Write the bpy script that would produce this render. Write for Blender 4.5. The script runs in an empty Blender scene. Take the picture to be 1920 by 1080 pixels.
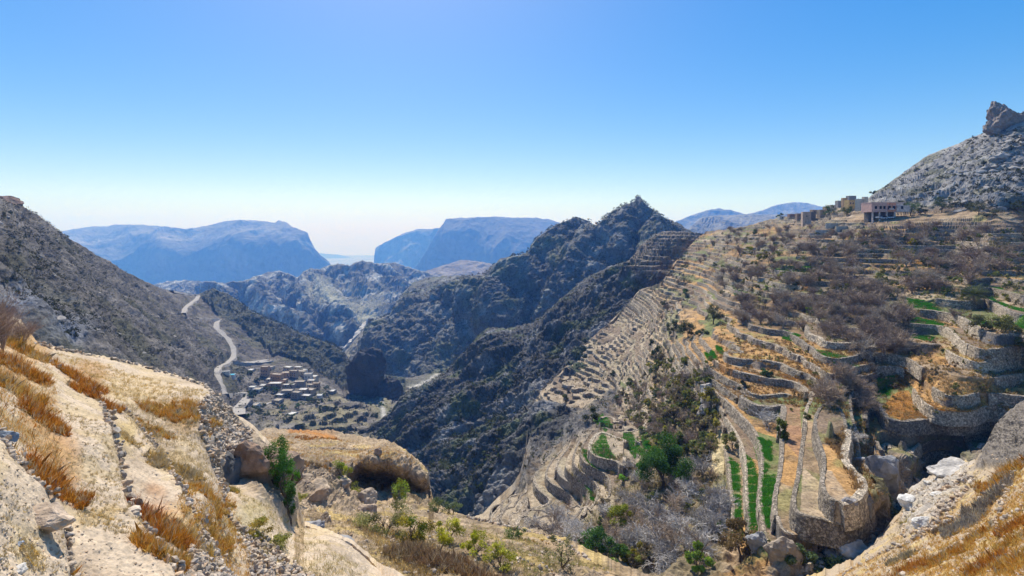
import bpy, math, random
import numpy as np
from mathutils import Vector
R = math.radians
random.seed(4); rng = np.random.default_rng(4)
scene = bpy.context.scene
col = scene.collection

# ------------------------------------------------------------------ camera, sky, sun, exposure
F = 1000.0; HZ = 430.0                      # focal length and horizon row, in 1920-wide pixels
cd = bpy.data.cameras.new("camera"); cam = bpy.data.objects.new("camera", cd); col.objects.link(cam)
cam.location = (0, 0, 0); cam.rotation_euler = (R(90), 0, 0)
cd.sensor_width = 36; cd.lens = 36 * F / 1920; cd.shift_y = -(540 - HZ) / 1920
cd.clip_start = 0.3; cd.clip_end = 90000
scene.camera = cam
SUN_AZ, SUN_EL = -14.0, 49.0                # azimuth from +Y towards +X
w = bpy.data.worlds.new("World"); scene.world = w; w.use_nodes = True
nt = w.node_tree; bg = nt.nodes['Background']
sky = nt.nodes.new('ShaderNodeTexSky'); sky.sky_type = 'NISHITA'; sky.sun_disc = False
sky.sun_elevation = R(SUN_EL); sky.sun_rotation = R(SUN_AZ); sky.altitude = 2000
sky.air_density = 1.25; sky.dust_density = 2.8; sky.ozone_density = 4.0
hs = nt.nodes.new('ShaderNodeHueSaturation'); hs.inputs['Saturation'].default_value = 1.95; hs.inputs['Value'].default_value = 2.35; hs.inputs['Hue'].default_value = 0.51
gm = nt.nodes.new('ShaderNodeGamma'); gm.inputs['Gamma'].default_value = 0.6
nt.links.new(sky.outputs[0], gm.inputs['Color']); nt.links.new(gm.outputs[0], hs.inputs['Color']); nt.links.new(hs.outputs[0], bg.inputs[0]); bg.inputs[1].default_value = 0.10
sd = bpy.data.lights.new("sun", 'SUN'); sd.energy = 5.0; sd.angle = R(0.5); sd.color = (1, 0.95, 0.87)
sun = bpy.data.objects.new("sun", sd); col.objects.link(sun)
sdir = Vector((math.sin(R(SUN_AZ)) * math.cos(R(SUN_EL)), math.cos(R(SUN_AZ)) * math.cos(R(SUN_EL)), math.sin(R(SUN_EL))))
sun.rotation_euler = sdir.to_track_quat('Z', 'Y').to_euler(); sun.location = (0, 0, 900)
scene.view_settings.view_transform = 'Standard'; scene.view_settings.look = 'None'
scene.view_settings.exposure = 0.35; scene.view_settings.gamma = 1
scene.render.engine = 'CYCLES'
scene.cycles.max_bounces = 6; scene.cycles.diffuse_bounces = 2; scene.cycles.volume_bounces = 1
scene.cycles.transparent_max_bounces = 8

# ------------------------------------------------------------------ noise
def _h(ix, iy, iz, s):
    n = (ix * 374761393 + iy * 668265263 + iz * 2147483647 + s * 974634777) & 0xffffffff
    n = ((n ^ (n >> 13)) * 1274126177) & 0xffffffff
    return (n ^ (n >> 16)) & 0xffff
from concurrent.futures import ThreadPoolExecutor
_pool = ThreadPoolExecutor(4)
def vnoise(P, s=0):
    P = np.asarray(P, float); n = P.size // 3
    if n < 30000: return _vn(P, s)
    q = P.reshape(-1, 3); return np.concatenate(list(_pool.map(lambda c: _vn(c, s), np.array_split(q, max(4, n // 20000))))).reshape(P.shape[:-1])
def _vn(P, s=0):
    """gradient-like value noise, about -1..1; P is (..., 3)"""
    P = np.asarray(P, float); i = np.floor(P).astype(np.int64); f = P - i
    u = f * f * f * (f * (f * 6 - 15) + 10)
    r = 0
    for dx in (0, 1):
        wx = u[..., 0] if dx else 1 - u[..., 0]
        for dy in (0, 1):
            wy = u[..., 1] if dy else 1 - u[..., 1]
            for dz in (0, 1):
                wz = u[..., 2] if dz else 1 - u[..., 2]
                hsh = _h(i[..., 0] + dx, i[..., 1] + dy, i[..., 2] + dz, s)
                g = hsh % 12
                X = f[..., 0] - dx; Y = f[..., 1] - dy; Z = f[..., 2] - dz
                a = np.where(g < 8, X, Y); b = np.where(g < 4, Y, Z)
                v = np.where(g & 1, -a, a) + np.where(g & 2, -b, b)
                r = r + wx * wy * wz * v
    return r * 1.1
def fbm(P, sc, o=4, s=0, g=0.5, aniso=(1, 1, 1)):
    P = P * (np.array(aniso) / sc); a = 1; t = 0; r = 0
    for k in range(o):
        r = r + a * vnoise(P * 2.03 ** k + 17.3 * k, s + k); t += a; a *= g
    return r / t * 1.6
def ridged(P, sc, o=4, s=0, g=0.5, aniso=(1, 1, 1)):
    P = P * (np.array(aniso) / sc); a = 1; t = 0; r = 0
    for k in range(o):
        r = r + a * (1 - 2.2 * np.abs(vnoise(P * 2.03 ** k + 11.7 * k, s + k))); t += a; a *= g
    return r / t
def sstep(a, b, x):
    t = np.clip((x - a) / (b - a), 0, 1); return t * t * (3 - 2 * t)

# ------------------------------------------------------------------ helpers
def lin(c):
    return tuple((v / 12.92 if v <= 0.04045 else ((v + 0.055) / 1.055) ** 2.4) for v in c)
def tag(o, label=None, cat=None, group=None, kind=None):
    if label: o['label'] = label
    if cat: o['category'] = cat
    if group: o['group'] = group
    if kind: o['kind'] = kind
    return o
def mesh_np(name, V, Fs, mats=(), C=None, smooth=False, mi=None):
    V = np.asarray(V, np.float32); me = bpy.data.meshes.new(name)
    Fs = [np.asarray(f, np.int32) for f in (Fs if isinstance(Fs, (list, tuple)) else [Fs]) if len(f)]
    me.vertices.add(len(V)); me.vertices.foreach_set('co', V.ravel())
    loops = np.concatenate([f.ravel() for f in Fs]); tot = np.concatenate([np.full(len(f), f.shape[1], np.int32) for f in Fs])
    st = np.concatenate([[0], np.cumsum(tot)[:-1]]).astype(np.int32)
    me.loops.add(len(loops)); me.loops.foreach_set('vertex_index', loops)
    me.polygons.add(len(tot)); me.polygons.foreach_set('loop_start', st); me.polygons.foreach_set('loop_total', tot)
    me.polygons.foreach_set('use_smooth', np.full(len(tot), bool(smooth)))
    if mi is not None: me.polygons.foreach_set('material_index', np.asarray(mi, np.int32))
    me.update(calc_edges=True)
    if C is not None:
        a = me.color_attributes.new('Col', 'FLOAT_COLOR', 'POINT')
        c4 = np.ones((len(V), 4), np.float32); c4[:, :3] = C; a.data.foreach_set('color', c4.ravel())
    for m in mats: me.materials.append(m)
    return me
def obj(name, me, parent=None, loc=None):
    o = bpy.data.objects.new(name, me); col.objects.link(o)
    if loc is not None: o.location = loc
    if parent: o.parent = parent
    return o
def copy_tree(o, parent=None):
    c = o.copy(); col.objects.link(c); c.parent = parent
    for ch in o.children: copy_tree(ch, c)
    return c
def un(px, py, Y):
    px = np.asarray(px, float); py = np.asarray(py, float)
    return np.stack([Y * (px - 960) / F, Y * np.ones_like(px), -Y * (py - HZ) / F], -1)

def nodes(name):
    m = bpy.data.materials.new(name); m.use_nodes = True; t = m.node_tree; b = t.nodes['Principled BSDF']
    b.inputs['Roughness'].default_value = 0.9; b.inputs['Specular IOR Level'].default_value = 0.15
    return m, t, b
def N(t, ty, **kw):
    n = t.nodes.new(ty)
    for k, v in kw.items():
        if hasattr(n, k): setattr(n, k, v)
        else: n.inputs[k].default_value = v
    return n
def mult(t, a, b, f=1.0, mode='MULTIPLY'):
    m = N(t, 'ShaderNodeMix', data_type='RGBA', blend_type=mode); m.inputs[0].default_value = f
    t.links.new(a, m.inputs[6]); t.links.new(b, m.inputs[7]); return m.outputs[2]
def ramp(t, inp, stops):
    r = N(t, 'ShaderNodeValToRGB'); t.links.new(inp, r.inputs[0]); e = r.color_ramp.elements
    while len(e) < len(stops): e.new(0.5)
    for k, (p, c) in enumerate(stops):
        e[k].position = p; e[k].color = (*((c,) * 3 if np.isscalar(c) else c), 1)
    return r.outputs[0]
def ground_mat(name, base=None, s=4.0, bump=0.5, bd=0.3, vary=(0.55, 1.4), speck=0.0, stone=0.0, fine=(.5, 1.35)):
    """rough earth or rock: base colour or painted zones, broken up at three sizes, with relief"""
    m, t, b = nodes(name); L = t.links.new
    tc = N(t, 'ShaderNodeTexCoord'); v = tc.outputs['Object']
    if base is None:
        a = N(t, 'ShaderNodeAttribute', attribute_name='Col'); c = a.outputs['Color']
    else:
        a = N(t, 'ShaderNodeRGB'); a.outputs[0].default_value = (*base, 1); c = a.outputs[0]
    n1 = N(t, 'ShaderNodeTexNoise', Scale=1 / s, Detail=8, Roughness=0.68); L(v, n1.inputs['Vector'])
    c = mult(t, c, ramp(t, n1.outputs['Fac'], [(0.3, vary[0]), (0.7, vary[1])]))
    n2 = N(t, 'ShaderNodeTexNoise', Scale=7 / s, Detail=5, Roughness=0.7); L(v, n2.inputs['Vector'])
    c = mult(t, c, ramp(t, n2.outputs['Fac'], [(0.32, fine[0]), (0.5, 1.0), (0.68, fine[1])]))
    h = n2.outputs['Fac']
    if speck:
        vo = N(t, 'ShaderNodeTexVoronoi', Scale=speck); L(v, vo.inputs['Vector'])
        c = mult(t, c, ramp(t, vo.outputs['Distance'], [(0.12, 0.35), (0.3, 1.0)]), 0.8)
    if stone:
        vo = N(t, 'ShaderNodeTexVoronoi', Scale=stone, feature='DISTANCE_TO_EDGE')
        wv = N(t, 'ShaderNodeMix', data_type='RGBA'); wv.inputs[0].default_value = 0.12 
        L(v, wv.inputs[6]); L(n2.outputs['Color'], wv.inputs[7]); L(wv.outputs[2], vo.inputs['Vector'])
        c = mult(t, c, ramp(t, vo.outputs['Distance'], [(0.0, 0.45), (0.08, 1.0)]))
        v2 = N(t, 'ShaderNodeTexVoronoi', Scale=stone); L(wv.outputs[2], v2.inputs['Vector'])
        c = mult(t, c, ramp(t, v2.outputs['Color'], [(0.2, 0.55), (0.8, 1.3)]))
        mm = N(t, 'ShaderNodeMath', operation='MINIMUM'); L(vo.outputs['Distance'], mm.inputs[0]); mm.inputs[1].default_value = 0.15
        m2 = N(t, 'ShaderNodeMath', operation='MULTIPLY_ADD'); L(mm.outputs[0], m2.inputs[0]); m2.inputs[1].default_value = 5; L(h, m2.inputs[2]); h = m2.outputs[0]
    L(c, b.inputs['Base Color'])
    bp = N(t, 'ShaderNodeBump', Strength=bump, Distance=bd); L(h, bp.inputs['Height']); L(bp.outputs[0], b.inputs['Normal'])
    return m

def inpoly(px, py, poly):
    r = np.zeros(np.shape(px), bool); n = len(poly)
    for i in range(n):
        x1, y1 = poly[i]; x2, y2 = poly[(i + 1) % n]
        if y1 == y2: continue
        c = (y1 > py) != (y2 > py)
        r ^= c & (px < (x2 - x1) * (py - y1) / (y2 - y1) + x1)
    return r
def softpoly(P, px, py, poly, sc, amp=9, s=5, wd=10):
    wx = amp * fbm(P, sc, 3, s); wy = amp * fbm(P, sc, 3, s + 50); a = inpoly(px + wx, py + wy, poly) * 1.0
    d = pdist(px + wx, py + wy, list(poly) + [poly[0]]); return np.where(a > 0, sstep(-wd, wd, d), sstep(wd, -wd, d) * 1.0) * 1.0
def pdist(px, py, line):
    d = np.full(np.shape(px), 1e9)
    for (x1, y1), (x2, y2) in zip(line[:-1], line[1:]):
        L2 = (x2 - x1) ** 2 + (y2 - y1) ** 2 + 1e-9
        t = np.clip(((px - x1) * (x2 - x1) + (py - y1) * (y2 - y1)) / L2, 0, 1)
        d = np.minimum(d, np.hypot(px - x1 - t * (x2 - x1), py - y1 - t * (y2 - y1)))
    return d

# ------------------------------------------------------------------ terrain sheets
class TPS:                                   # thin-plate spline through control points: 1/depth over the view
    def __init__(s, pts, lam=1e-4):
        p = np.array(pts, float); s.p = p[:, :2] / 500; n = len(p); v = 1 / p[:, 2]; s.sc = v.mean()
        K = s.k(s.p, s.p) + lam * np.eye(n); A = np.zeros((n + 3, n + 3)); A[:n, :n] = K
        A[:n, n] = 1; A[:n, n + 1:] = s.p; A[n, :n] = 1; A[n + 1:, :n] = s.p.T
        s.w = np.linalg.solve(A, np.concatenate([v / s.sc, np.zeros(3)])); s.n = n
        s.lo = v.min() * 0.6; s.hi = v.max() * 1.6
    def k(s, a, b):
        d = ((a[:, None, :] - b[None]) ** 2).sum(-1); return 0.5 * d * np.log(d + 1e-12)
    def __call__(s, px, py):
        q = np.stack([np.ravel(px), np.ravel(py)], -1) / 500; o = np.empty(len(q))
        o = np.concatenate(list(_pool.map(lambda c: s.k(c, s.p) @ s.w[:s.n] + s.w[s.n] + c @ s.w[s.n + 1:], np.array_split(q, max(1, len(q) // 8000)))))
        return np.clip(o * s.sc, s.lo, s.hi).reshape(np.shape(px))

class Sheet:
    def __init__(s, name, top, bot, ctrl, step=1.6, lam=1e-4, back=6, slope=0.9):
        s.name = name; s.top = np.array(top, float); s.bot = np.array(bot, float)
        x0, x1 = s.top[0, 0], s.top[-1, 0]; s.x = np.arange(x0, x1 + step, step)
        s.T = np.interp(s.x, s.top[:, 0], s.top[:, 1]); s.B = np.interp(s.x, s.bot[:, 0], s.bot[:, 1])
        nr = int(np.max(s.B - s.T) / step) + 2; t = np.linspace(0, 1, nr)
        s.px = np.repeat(s.x[None], nr, 0); s.py = s.B[None] + (s.T - s.B)[None] * t[:, None]
        s.t = np.repeat(t[:, None], len(s.x), 1)
        s.tps = TPS(ctrl, lam); s.P = un(s.px, s.py, 1 / s.tps(s.px, s.py)); s.nback = back; s.slope = slope
    def normals(s):
        a = np.gradient(s.P, axis=1); b = np.gradient(s.P, axis=0); n = np.cross(a, b)
        return n / (np.linalg.norm(n, axis=-1, keepdims=True) + 1e-12)
    def disp(s, d, up=0.0, n=None):
        if n is None: n = s.normals()
        n = n * (1 - up) + np.array([0, 0, 1.]) * up
        s.P = s.P + n * d[..., None]
    def fit(s, jag=1.5, seed=0):              # keep every crest on its skyline, roughened a little
        X = s.x / 11.0; z = np.zeros_like(X); tgt = s.T + jag * fbm(np.stack([X, z + seed, z], -1), 1.0, 4, 7 + seed, .6) * 1.5
        Y = s.P[..., 1]; u = s.P[..., 0] / Y * F + 960; lim = np.interp(u, s.x, tgt); v = HZ - s.P[..., 2] / Y * F
        v2 = np.maximum(v, lim + (1 - s.t) * 6); v2[-1] = lim[-1]; s.P[..., 2] += (v - v2) / F * Y
    def finish(s, C, mat, label=None, smooth=False, kind='structure', cat=None):
        P, CC = s.P, C
        if s.nback:                           # the far side of the crest, falling away behind
            crest = P[-1]; step = np.maximum(0.012 * crest[:, 1:2], 1.0); rows = []
            for k in range(1, s.nback + 1):
                d = step * k * (1 + 0.5 * k); q = crest.copy()
                q[:, :2] *= (1 + d / crest[:, 1:2]); q[:, 2:] -= d * s.slope * (0.3 + 0.7 * k / s.nback)
                q[:, 2] += fbm(q, 20 * step.mean(), 3, 5) * step[:, 0] * 0.8
                rows.append(q)
            P = np.concatenate([P, np.stack(rows)], 0); CC = np.concatenate([C, np.repeat(C[-1:], s.nback, 0)], 0)
        nr, nc = P.shape[:2]; idx = np.arange(nr * nc).reshape(nr, nc)
        q = np.stack([idx[:-1, :-1], idx[:-1, 1:], idx[1:, 1:], idx[1:, :-1]], -1).reshape(-1, 4)
        o = obj(s.name, mesh_np(s.name, P.reshape(-1, 3), q, [mat], CC.reshape(-1, 3), smooth))
        s.nor = s.normals(); tag(o, label, cat, None, kind); s.obj = o; return o
    def idx(s, px, py):
        j = int(np.clip(round((px - s.x[0]) / (s.x[1] - s.x[0])), 0, len(s.x) - 1))
        t = (s.B[j] - py) / (s.B[j] - s.T[j]); i = int(np.clip(round(t * (s.P.shape[0] - 1)), 0, s.P.shape[0] - 1)); return i, j
    def at(s, px, py, refine=True):            # the ground point seen at a place in the view (follows the displaced surface)
        i, j = s.idx(px, py)
        if refine:
            a0, a1, b0, b1 = max(i - 7, 0), i + 8, max(j - 4, 0), j + 5; W = s.P[a0:a1, b0:b1]
            e = (W[..., 0] / W[..., 1] * F + 960 - px) ** 2 + (-W[..., 2] / W[..., 1] * F + HZ - py) ** 2
            k = np.unravel_index(np.argmin(e), e.shape); i, j = a0 + k[0], b0 + k[1]
        return s.P[i, j].copy()
    def n_at(s, px, py):
        i, j = s.idx(px, py); return s.nor[i, j]

def mixc(a, b, f):
    f = f[..., None]; return a * (1 - f) + np.array(b) * f
def flat(sh, c): return np.ones(sh.P.shape) * np.array(c)

ROCKG = np.array([0.20, 0.185, 0.17]); TAN = np.array([0.44, 0.34, 0.22]); BROWN = np.array([0.20, 0.145, 0.10])
ORANGE = np.array([0.42, 0.19, 0.035]); YEL = np.array([0.50, 0.33, 0.10]); GREEN = np.array([0.05, 0.16, 0.015]); SCRUB = np.array([0.065, 0.07, 0.035])

# ------------------------------------------------------------------ base ground and far country
m_far = ground_mat('far_rock', None, s=500, bump=0.6, bd=60, vary=(0.75, 1.2))
m_mid = ground_mat('mid_rock', None, s=60, bump=0.8, bd=8, vary=(0.6, 1.35), speck=0.09)
g = mesh_np('plain', [(-19000, 100, -900), (19000, 100, -900), (19000, 18500, -900), (-19000, 18500, -900)], np.array([[0, 1, 2, 3]]), [ground_mat('plain_ground', (0.3, 0.26, 0.2), s=900, bump=0.1)])
tag(obj('plain', g), 'hazy plain reaching the horizon', kind='structure')

def mountain(name, top, bot, ctrl, label, amp, sc, base, step=2.0, mat=None, seed=0, aniso=(1, 1, 1), slope=0.6, lam=1e-4, fn=None):
    s = Sheet(name, top, bot, ctrl, step, lam, 6, slope)
    edge = sstep(0, 0.06, 1 - s.t) * 0.75 + 0.25
    s.disp(amp * (ridged(s.P, sc, 5, seed, 0.5, aniso) - 0.2) * edge, 0.15)
    s.fit(.8, seed); C = flat(s, base) * (1 + 0.35 * fbm(s.P, sc * 0.7, 4, seed + 9))[..., None]
    if fn: C = fn(s, C)
    s.finish(np.clip(C, 0.01, 0.9), mat or m_far, label); return s

mountain('distant_range', [(540, 470), (590, 474), (640, 478), (680, 488), (740, 500)], [(540, 540), (740, 545)],
         [(540, 470, 17000), (740, 490, 17000), (540, 540, 14500), (740, 540, 14500), (640, 500, 16000)], 'palest blue range in the gap between the two mesas', 60, 2500, ROCKG, seed=1)
def cliffband(s, C):
    # paler scree ledge under the summit slopes, sheer wall below
    b = np.interp(s.px, [100, 300, 420, 520, 600], [452, 446, 447, 445, 470]); k = np.exp(-((s.py - b + 4 * fbm(s.P, 600, 3, 4)) / 5) ** 2)
    return mixc(C, (0.34, 0.30, 0.26), 0.55 * k + 0.25 * (s.py < b) + 0.35 * np.exp(-((s.px - 440 - (s.py - 480) * .5) / 22) ** 2) * (s.py > 465))
mountain('far_plateau', [(60, 452), (100, 440), (125, 434), (150, 430), (170, 426), (195, 425), (215, 421), (262, 421), (300, 424), (350, 429), (385, 424), (420, 415), (450, 412), (490, 414), (515, 418), (522, 413), (536, 416), (548, 425), (577, 436), (581, 448), (590, 466), (600, 478), (616, 490), (630, 510), (650, 560)],
         [(60, 590), (650, 610)], [(100, 440, 8200), (300, 422, 8200), (450, 412, 8000), (540, 420, 7600), (600, 480, 7000), (100, 452, 7300), (300, 447, 7100), (450, 447, 6950), (550, 448, 6900), (100, 520, 7050), (300, 520, 6900), (450, 520, 6800), (560, 520, 6750), (300, 590, 6600), (630, 600, 6600)],
         'long blue flat-topped mountain with a sheer cliff, left of the gap', 130, 1100, (0.12, 0.11, 0.10), step=1.6, seed=2, aniso=(1, 1, 0.6), lam=1e-6, fn=cliffband)
mountain('far_shoulder', [(700, 500), (703, 466), (720, 455), (745, 443), (760, 436), (785, 429), (800, 430), (822, 427), (860, 430)], [(700, 560), (860, 560)],
         [(704, 466, 9500), (800, 430, 9200), (704, 550, 8600), (830, 550, 8400), (860, 430, 9200)], 'sloping blue shoulder left of the right mesa', 140, 1000, (0.20, 0.18, 0.16), seed=3)
mountain('far_mesa', [(780, 500), (800, 470), (822, 430), (832, 418), (836, 410), (860, 409), (900, 407), (930, 406), (960, 408), (1000, 408), (1030, 411), (1050, 418), (1080, 428), (1150, 450)], [(780, 580), (1150, 580)],
         [(836, 410, 7600), (1000, 408, 7900), (1100, 440, 7900), (840, 425, 7200), (1000, 440, 7000), (840, 480, 7050), (1000, 480, 6700), (900, 560, 6600), (1080, 560, 6500)],
         'flat-topped blue mesa right of the gap', 120, 1000, (0.13, 0.115, 0.105), step=1.6, seed=4, aniso=(1, 1, 0.6), lam=1e-6)
mountain('far_dome_hills', [(1230, 430), (1270, 414), (1300, 402), (1330, 393), (1350, 391), (1370, 394), (1400, 402), (1430, 394), (1450, 386), (1470, 381), (1490, 379), (1510, 380), (1545, 388), (1600, 400), (1680, 410)], [(1230, 470), (1680, 470)],
         [(1270, 414, 6200), (1350, 391, 6300), (1480, 379, 6800), (1600, 400, 6500), (1300, 460, 5500), (1600, 460, 5500)], 'two rounded blue summits behind the village', 90, 700, (0.22, 0.2, 0.18), seed=5)
mountain('near_blue_ridge', [(1290, 430), (1315, 408), (1340, 404), (1400, 402), (1450, 402), (1500, 398), (1560, 396), (1680, 400)], [(1290, 480), (1680, 480)],
         [(1300, 410, 3900), (1500, 400, 4000), (1680, 400, 4000), (1300, 425, 3200), (1500, 425, 3200), (1300, 475, 2900), (1600, 475, 2900)], 'darker blue rocky ridge in front of the rounded summits', 60, 330, (0.2, 0.19, 0.17), step=1.6, seed=6, lam=1e-6)
mountain('road_hill', [(700, 560), (760, 530), (800, 507), (840, 495), (865, 487), (890, 489), (930, 500), (1000, 520)], [(700, 600), (1000, 600)],
         [(760, 530, 3600), (870, 487, 3900), (980, 520, 3700), (760, 590, 3000), (980, 590, 3000)], 'bare brown hill with a dirt road below the mesa', 35, 300, (0.22, 0.18, 0.15), step=1.6, seed=7)

# middle hills: grey limestone ribs running down to the right
def midfn(s, C):
    f = fbm(s.P, 90, 4, 31); C = mixc(C, (0.46, 0.44, 0.40), sstep(0.0, 0.4, f) * 0.85)  # pale sunlit tone over a dark base: lit and shaded contrast painted in
    C = mixc(C, (0.36, 0.34, 0.24), np.exp(-(pdist(s.px, s.py, [(600, 570), (640, 590), (690, 600)]) / 22) ** 2) * 0.9)
    return C
s = Sheet('limestone_hills', [(250, 545), (300, 530), (340, 525), (380, 527), (420, 530), (455, 526), (480, 518), (510, 508), (530, 509), (545, 514), (558, 520), (570, 508), (582, 503), (600, 505), (612, 498), (640, 494), (655, 497), (668, 492), (680, 488), (690, 490), (705, 494), (740, 492), (770, 502), (800, 510), (825, 520), (850, 530), (900, 545), (960, 570)],
          [(250, 700), (960, 720)],
          [(300, 530, 3300), (510, 508, 3000), (680, 488, 3200), (850, 525, 3300), (560, 520, 3100), (400, 600, 2300), (520, 570, 2300), (600, 560, 2300), (680, 560, 2350), (760, 550, 2700), (540, 640, 1750), (640, 590, 1950), (690, 600, 1950), (640, 640, 1650), (700, 680, 1500), (400, 680, 1800), (850, 600, 2300)], 1.3, 1e-5, 6, .7)
rot = np.stack([s.P[..., 0] * 0.75 + s.P[..., 1] * 0.66, s.P[..., 1] * 0.75 - s.P[..., 0] * 0.66, s.P[..., 2]], -1)
am = sstep(0, 0.1, 1 - s.t) * 0.85 + 0.15
am = am * (1 - 0.75 * np.exp(-(pdist(s.px, s.py, [(600, 575), (640, 590), (690, 600)]) / 30) ** 2))
def ribs(s, lines, A, wpx, seed):
    wx = wpx * .5 * fbm(s.P, A * 1.5, 3, seed); wy = wpx * .5 * fbm(s.P, A * 1.5, 3, seed + 7); h_ = np.zeros(s.px.shape)
    for l in lines:
        d = pdist(s.px + wx, s.py + wy, l); h_ = np.maximum(h_, np.clip(1 - d / (wpx * (1.2 if len(l) > 2 else 1)), 0, 1))
    return A * h_ * sstep(0, .16, 1 - s.t)
s.disp(am * sstep(0, .15, 1 - s.t) * (60 * ridged(rot, 380, 3, 40, 0.5, (1.0, .38, .5)) - 20) + (.3 + .7 * am) * ribs(s, [[(592, 499), (625, 520), (661, 547)], [(678, 491), (680, 520), (676, 552)], [(533, 510), (555, 535), (582, 560)], [(705, 499), (745, 515), (792, 537)], [(455, 530), (475, 560), (497, 590)], [(678, 547), (710, 562), (750, 576)], [(533, 562), (590, 590), (650, 628)], [(640, 494), (650, 515), (665, 530)], [(400, 540), (420, 570), (440, 600)], [(560, 522), (600, 552), (630, 585)], [(500, 600), (540, 625), (580, 640)], [(745, 495), (790, 520), (830, 550)]], 110, 26, 44), 0.0)
s.disp(22 * ridged(s.P, 85, 5, 41, .6) * (0.3 + 0.7 * am) + 5 * fbm(s.P, 16, 2, 43), 0.2)
s.fit(2.0, 1); s.finish(np.clip(midfn(s, flat(s, (0.14, 0.135, 0.12))), 0.01, .9), m_mid, 'ribbed grey limestone hills in blue haze beyond the valley')
HILLS = s

# ------------------------------------------------------------------ main peak
m_peak = ground_mat('peak_rock', None, s=22, bump=0.9, bd=2.5, vary=(0.5, 1.4), speck=0.2)
s = Sheet('pyramid_peak', [(560, 720), (620, 680), (650, 652), (690, 605), (730, 590), (755, 550), (775, 530), (800, 520), (840, 517), (880, 516), (905, 516), (920, 500), (935, 487), (950, 482), (975, 478), (992, 470), (995, 460), (1008, 444), (1025, 432), (1045, 420), (1062, 414), (1078, 406), (1092, 410), (1105, 414), (1113, 428), (1128, 412), (1150, 394), (1175, 382), (1190, 377), (1193, 369), (1201, 369), (1206, 378), (1225, 393), (1240, 404), (1260, 414), (1275, 420), (1292, 432), (1330, 445), (1420, 455)],
          [(560, 740), (620, 760), (700, 790), (760, 800), (850, 780), (1000, 700), (1200, 580), (1420, 520)],
          [(1195, 370, 1050), (1290, 432, 900), (1400, 450, 900), (1240, 430, 930), (1085, 408, 1120), (1110, 428, 1100), (1000, 450, 1130), (1020, 500, 980), (920, 500, 1180), (905, 560, 1020), (800, 520, 1350), (700, 600, 1350), (650, 655, 1300), (760, 600, 1150), (820, 560, 1180), (700, 660, 1100), (760, 680, 980), (850, 640, 960), (900, 600, 960), (960, 560, 930), (960, 520, 990), (1100, 480, 920), (1150, 440, 950), (1180, 460, 860), (1200, 500, 800), (1100, 560, 800), (1000, 640, 830), (800, 740, 860), (700, 740, 950), (620, 720, 1150), (1060, 440, 1080), (950, 600, 880)], 1.3, 1e-5, 6, 1.0)
am = sstep(0, 0.12, 1 - s.t) * 0.8 + 0.2
rot = np.stack([s.P[..., 0] * 0.8 + s.P[..., 1] * 0.5, s.P[..., 1] * 0.8 - s.P[..., 0] * 0.5, s.P[..., 2]], -1)
s.disp(am * sstep(0, .3, 1 - s.t) * 26 * (ridged(rot, 190, 3, 51, 0.5, (1, .5, .7)) - .2) + ribs(s, [[(1195, 370), (1160, 420), (1110, 480), (1060, 560), (1030, 610)], [(1195, 370), (1235, 425), (1225, 470)], [(1085, 408), (1050, 440), (1040, 480)], [(995, 462), (985, 510), (950, 560), (930, 620)], [(905, 516), (870, 560), (800, 610), (740, 690)], [(800, 520), (775, 560), (745, 600), (720, 650)], [(1020, 435), (1010, 480), (990, 520)], [(920, 500), (905, 540), (890, 580)]], 42, 34, 57), 0.05)
s.disp((0.12 + 0.88 * sstep(0, .25, 1 - s.t)) * 10 * ridged(s.P, 48, 4, 52, 0.6) + (.5 + .5 * am) * 2.5 * fbm(s.P, 8, 3, 53), 0.3)
C = mixc(flat(s, (0.155, 0.148, 0.13)), (0.27, 0.26, 0.235), sstep(0, .5, fbm(s.P, 40, 4, 54)))
C = mixc(C, (0.14, 0.15, 0.075), sstep(0.0, .6, fbm(s.P, 70, 4, 55)) * .7)
C = mixc(C, (0.40, 0.33, 0.24), np.exp(-(pdist(s.px, s.py, [(640, 690), (700, 620), (740, 600)]) / 16) ** 2) * .6)
s.fit(1.8, 2); s.finish(np.clip(C, .01, .9), m_peak, 'steep mountain rising to a pointed pyramid summit above the gorge'); PEAK = s

# ------------------------------------------------------------------ left hillside running down to the valley floor
m_scree = ground_mat('scree', None, s=9, bump=1.0, bd=1.0, vary=(0.45, 1.5), speck=0.55)
s = Sheet('left_hillside', [(-140, 300), (-40, 352), (0, 372), (38, 376), (44, 388), (70, 402), (100, 425), (130, 447), (160, 464), (180, 478), (205, 490), (225, 503), (240, 512), (270, 526), (300, 540), (320, 546), (350, 551), (370, 553), (385, 545), (400, 541), (430, 552), (450, 566), (470, 583), (490, 592), (510, 601), (535, 611), (560, 624), (600, 638), (620, 645), (640, 656), (655, 680), (700, 700), (760, 708), (800, 704), (830, 700), (900, 700)],
          [(-140, 720), (100, 720), (300, 760), (420, 820), (480, 860), (600, 880), (700, 900), (800, 960), (900, 1000)],
          [(-100, 330, 330), (0, 372, 350), (100, 425, 420), (180, 478, 520), (240, 512, 620), (300, 540, 780), (350, 551, 930), (0, 460, 260), (0, 560, 200), (100, 520, 300), (100, 620, 210), (200, 600, 330), (200, 670, 240), (300, 600, 520), (300, 680, 330), (380, 590, 820), (400, 545, 1050), (430, 552, 1050), (500, 598, 980), (560, 625, 940), (640, 656, 900), (400, 600, 800), (430, 650, 700), (400, 690, 560), (430, 700, 600), (350, 640, 560), (500, 640, 840), (500, 680, 690), (600, 690, 760), (560, 700, 660), (640, 720, 720), (530, 740, 570), (430, 770, 470), (480, 800, 440), (600, 760, 545), (700, 760, 600), (760, 720, 760), (820, 705, 820), (740, 800, 500), (650, 820, 430), (740, 860, 400), (820, 900, 340), (600, 850, 380), (-140, 700, 130), (300, 740, 260), (880, 780, 600)], 1.4, 1e-5, 5, 0.8)
HL = s
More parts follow.
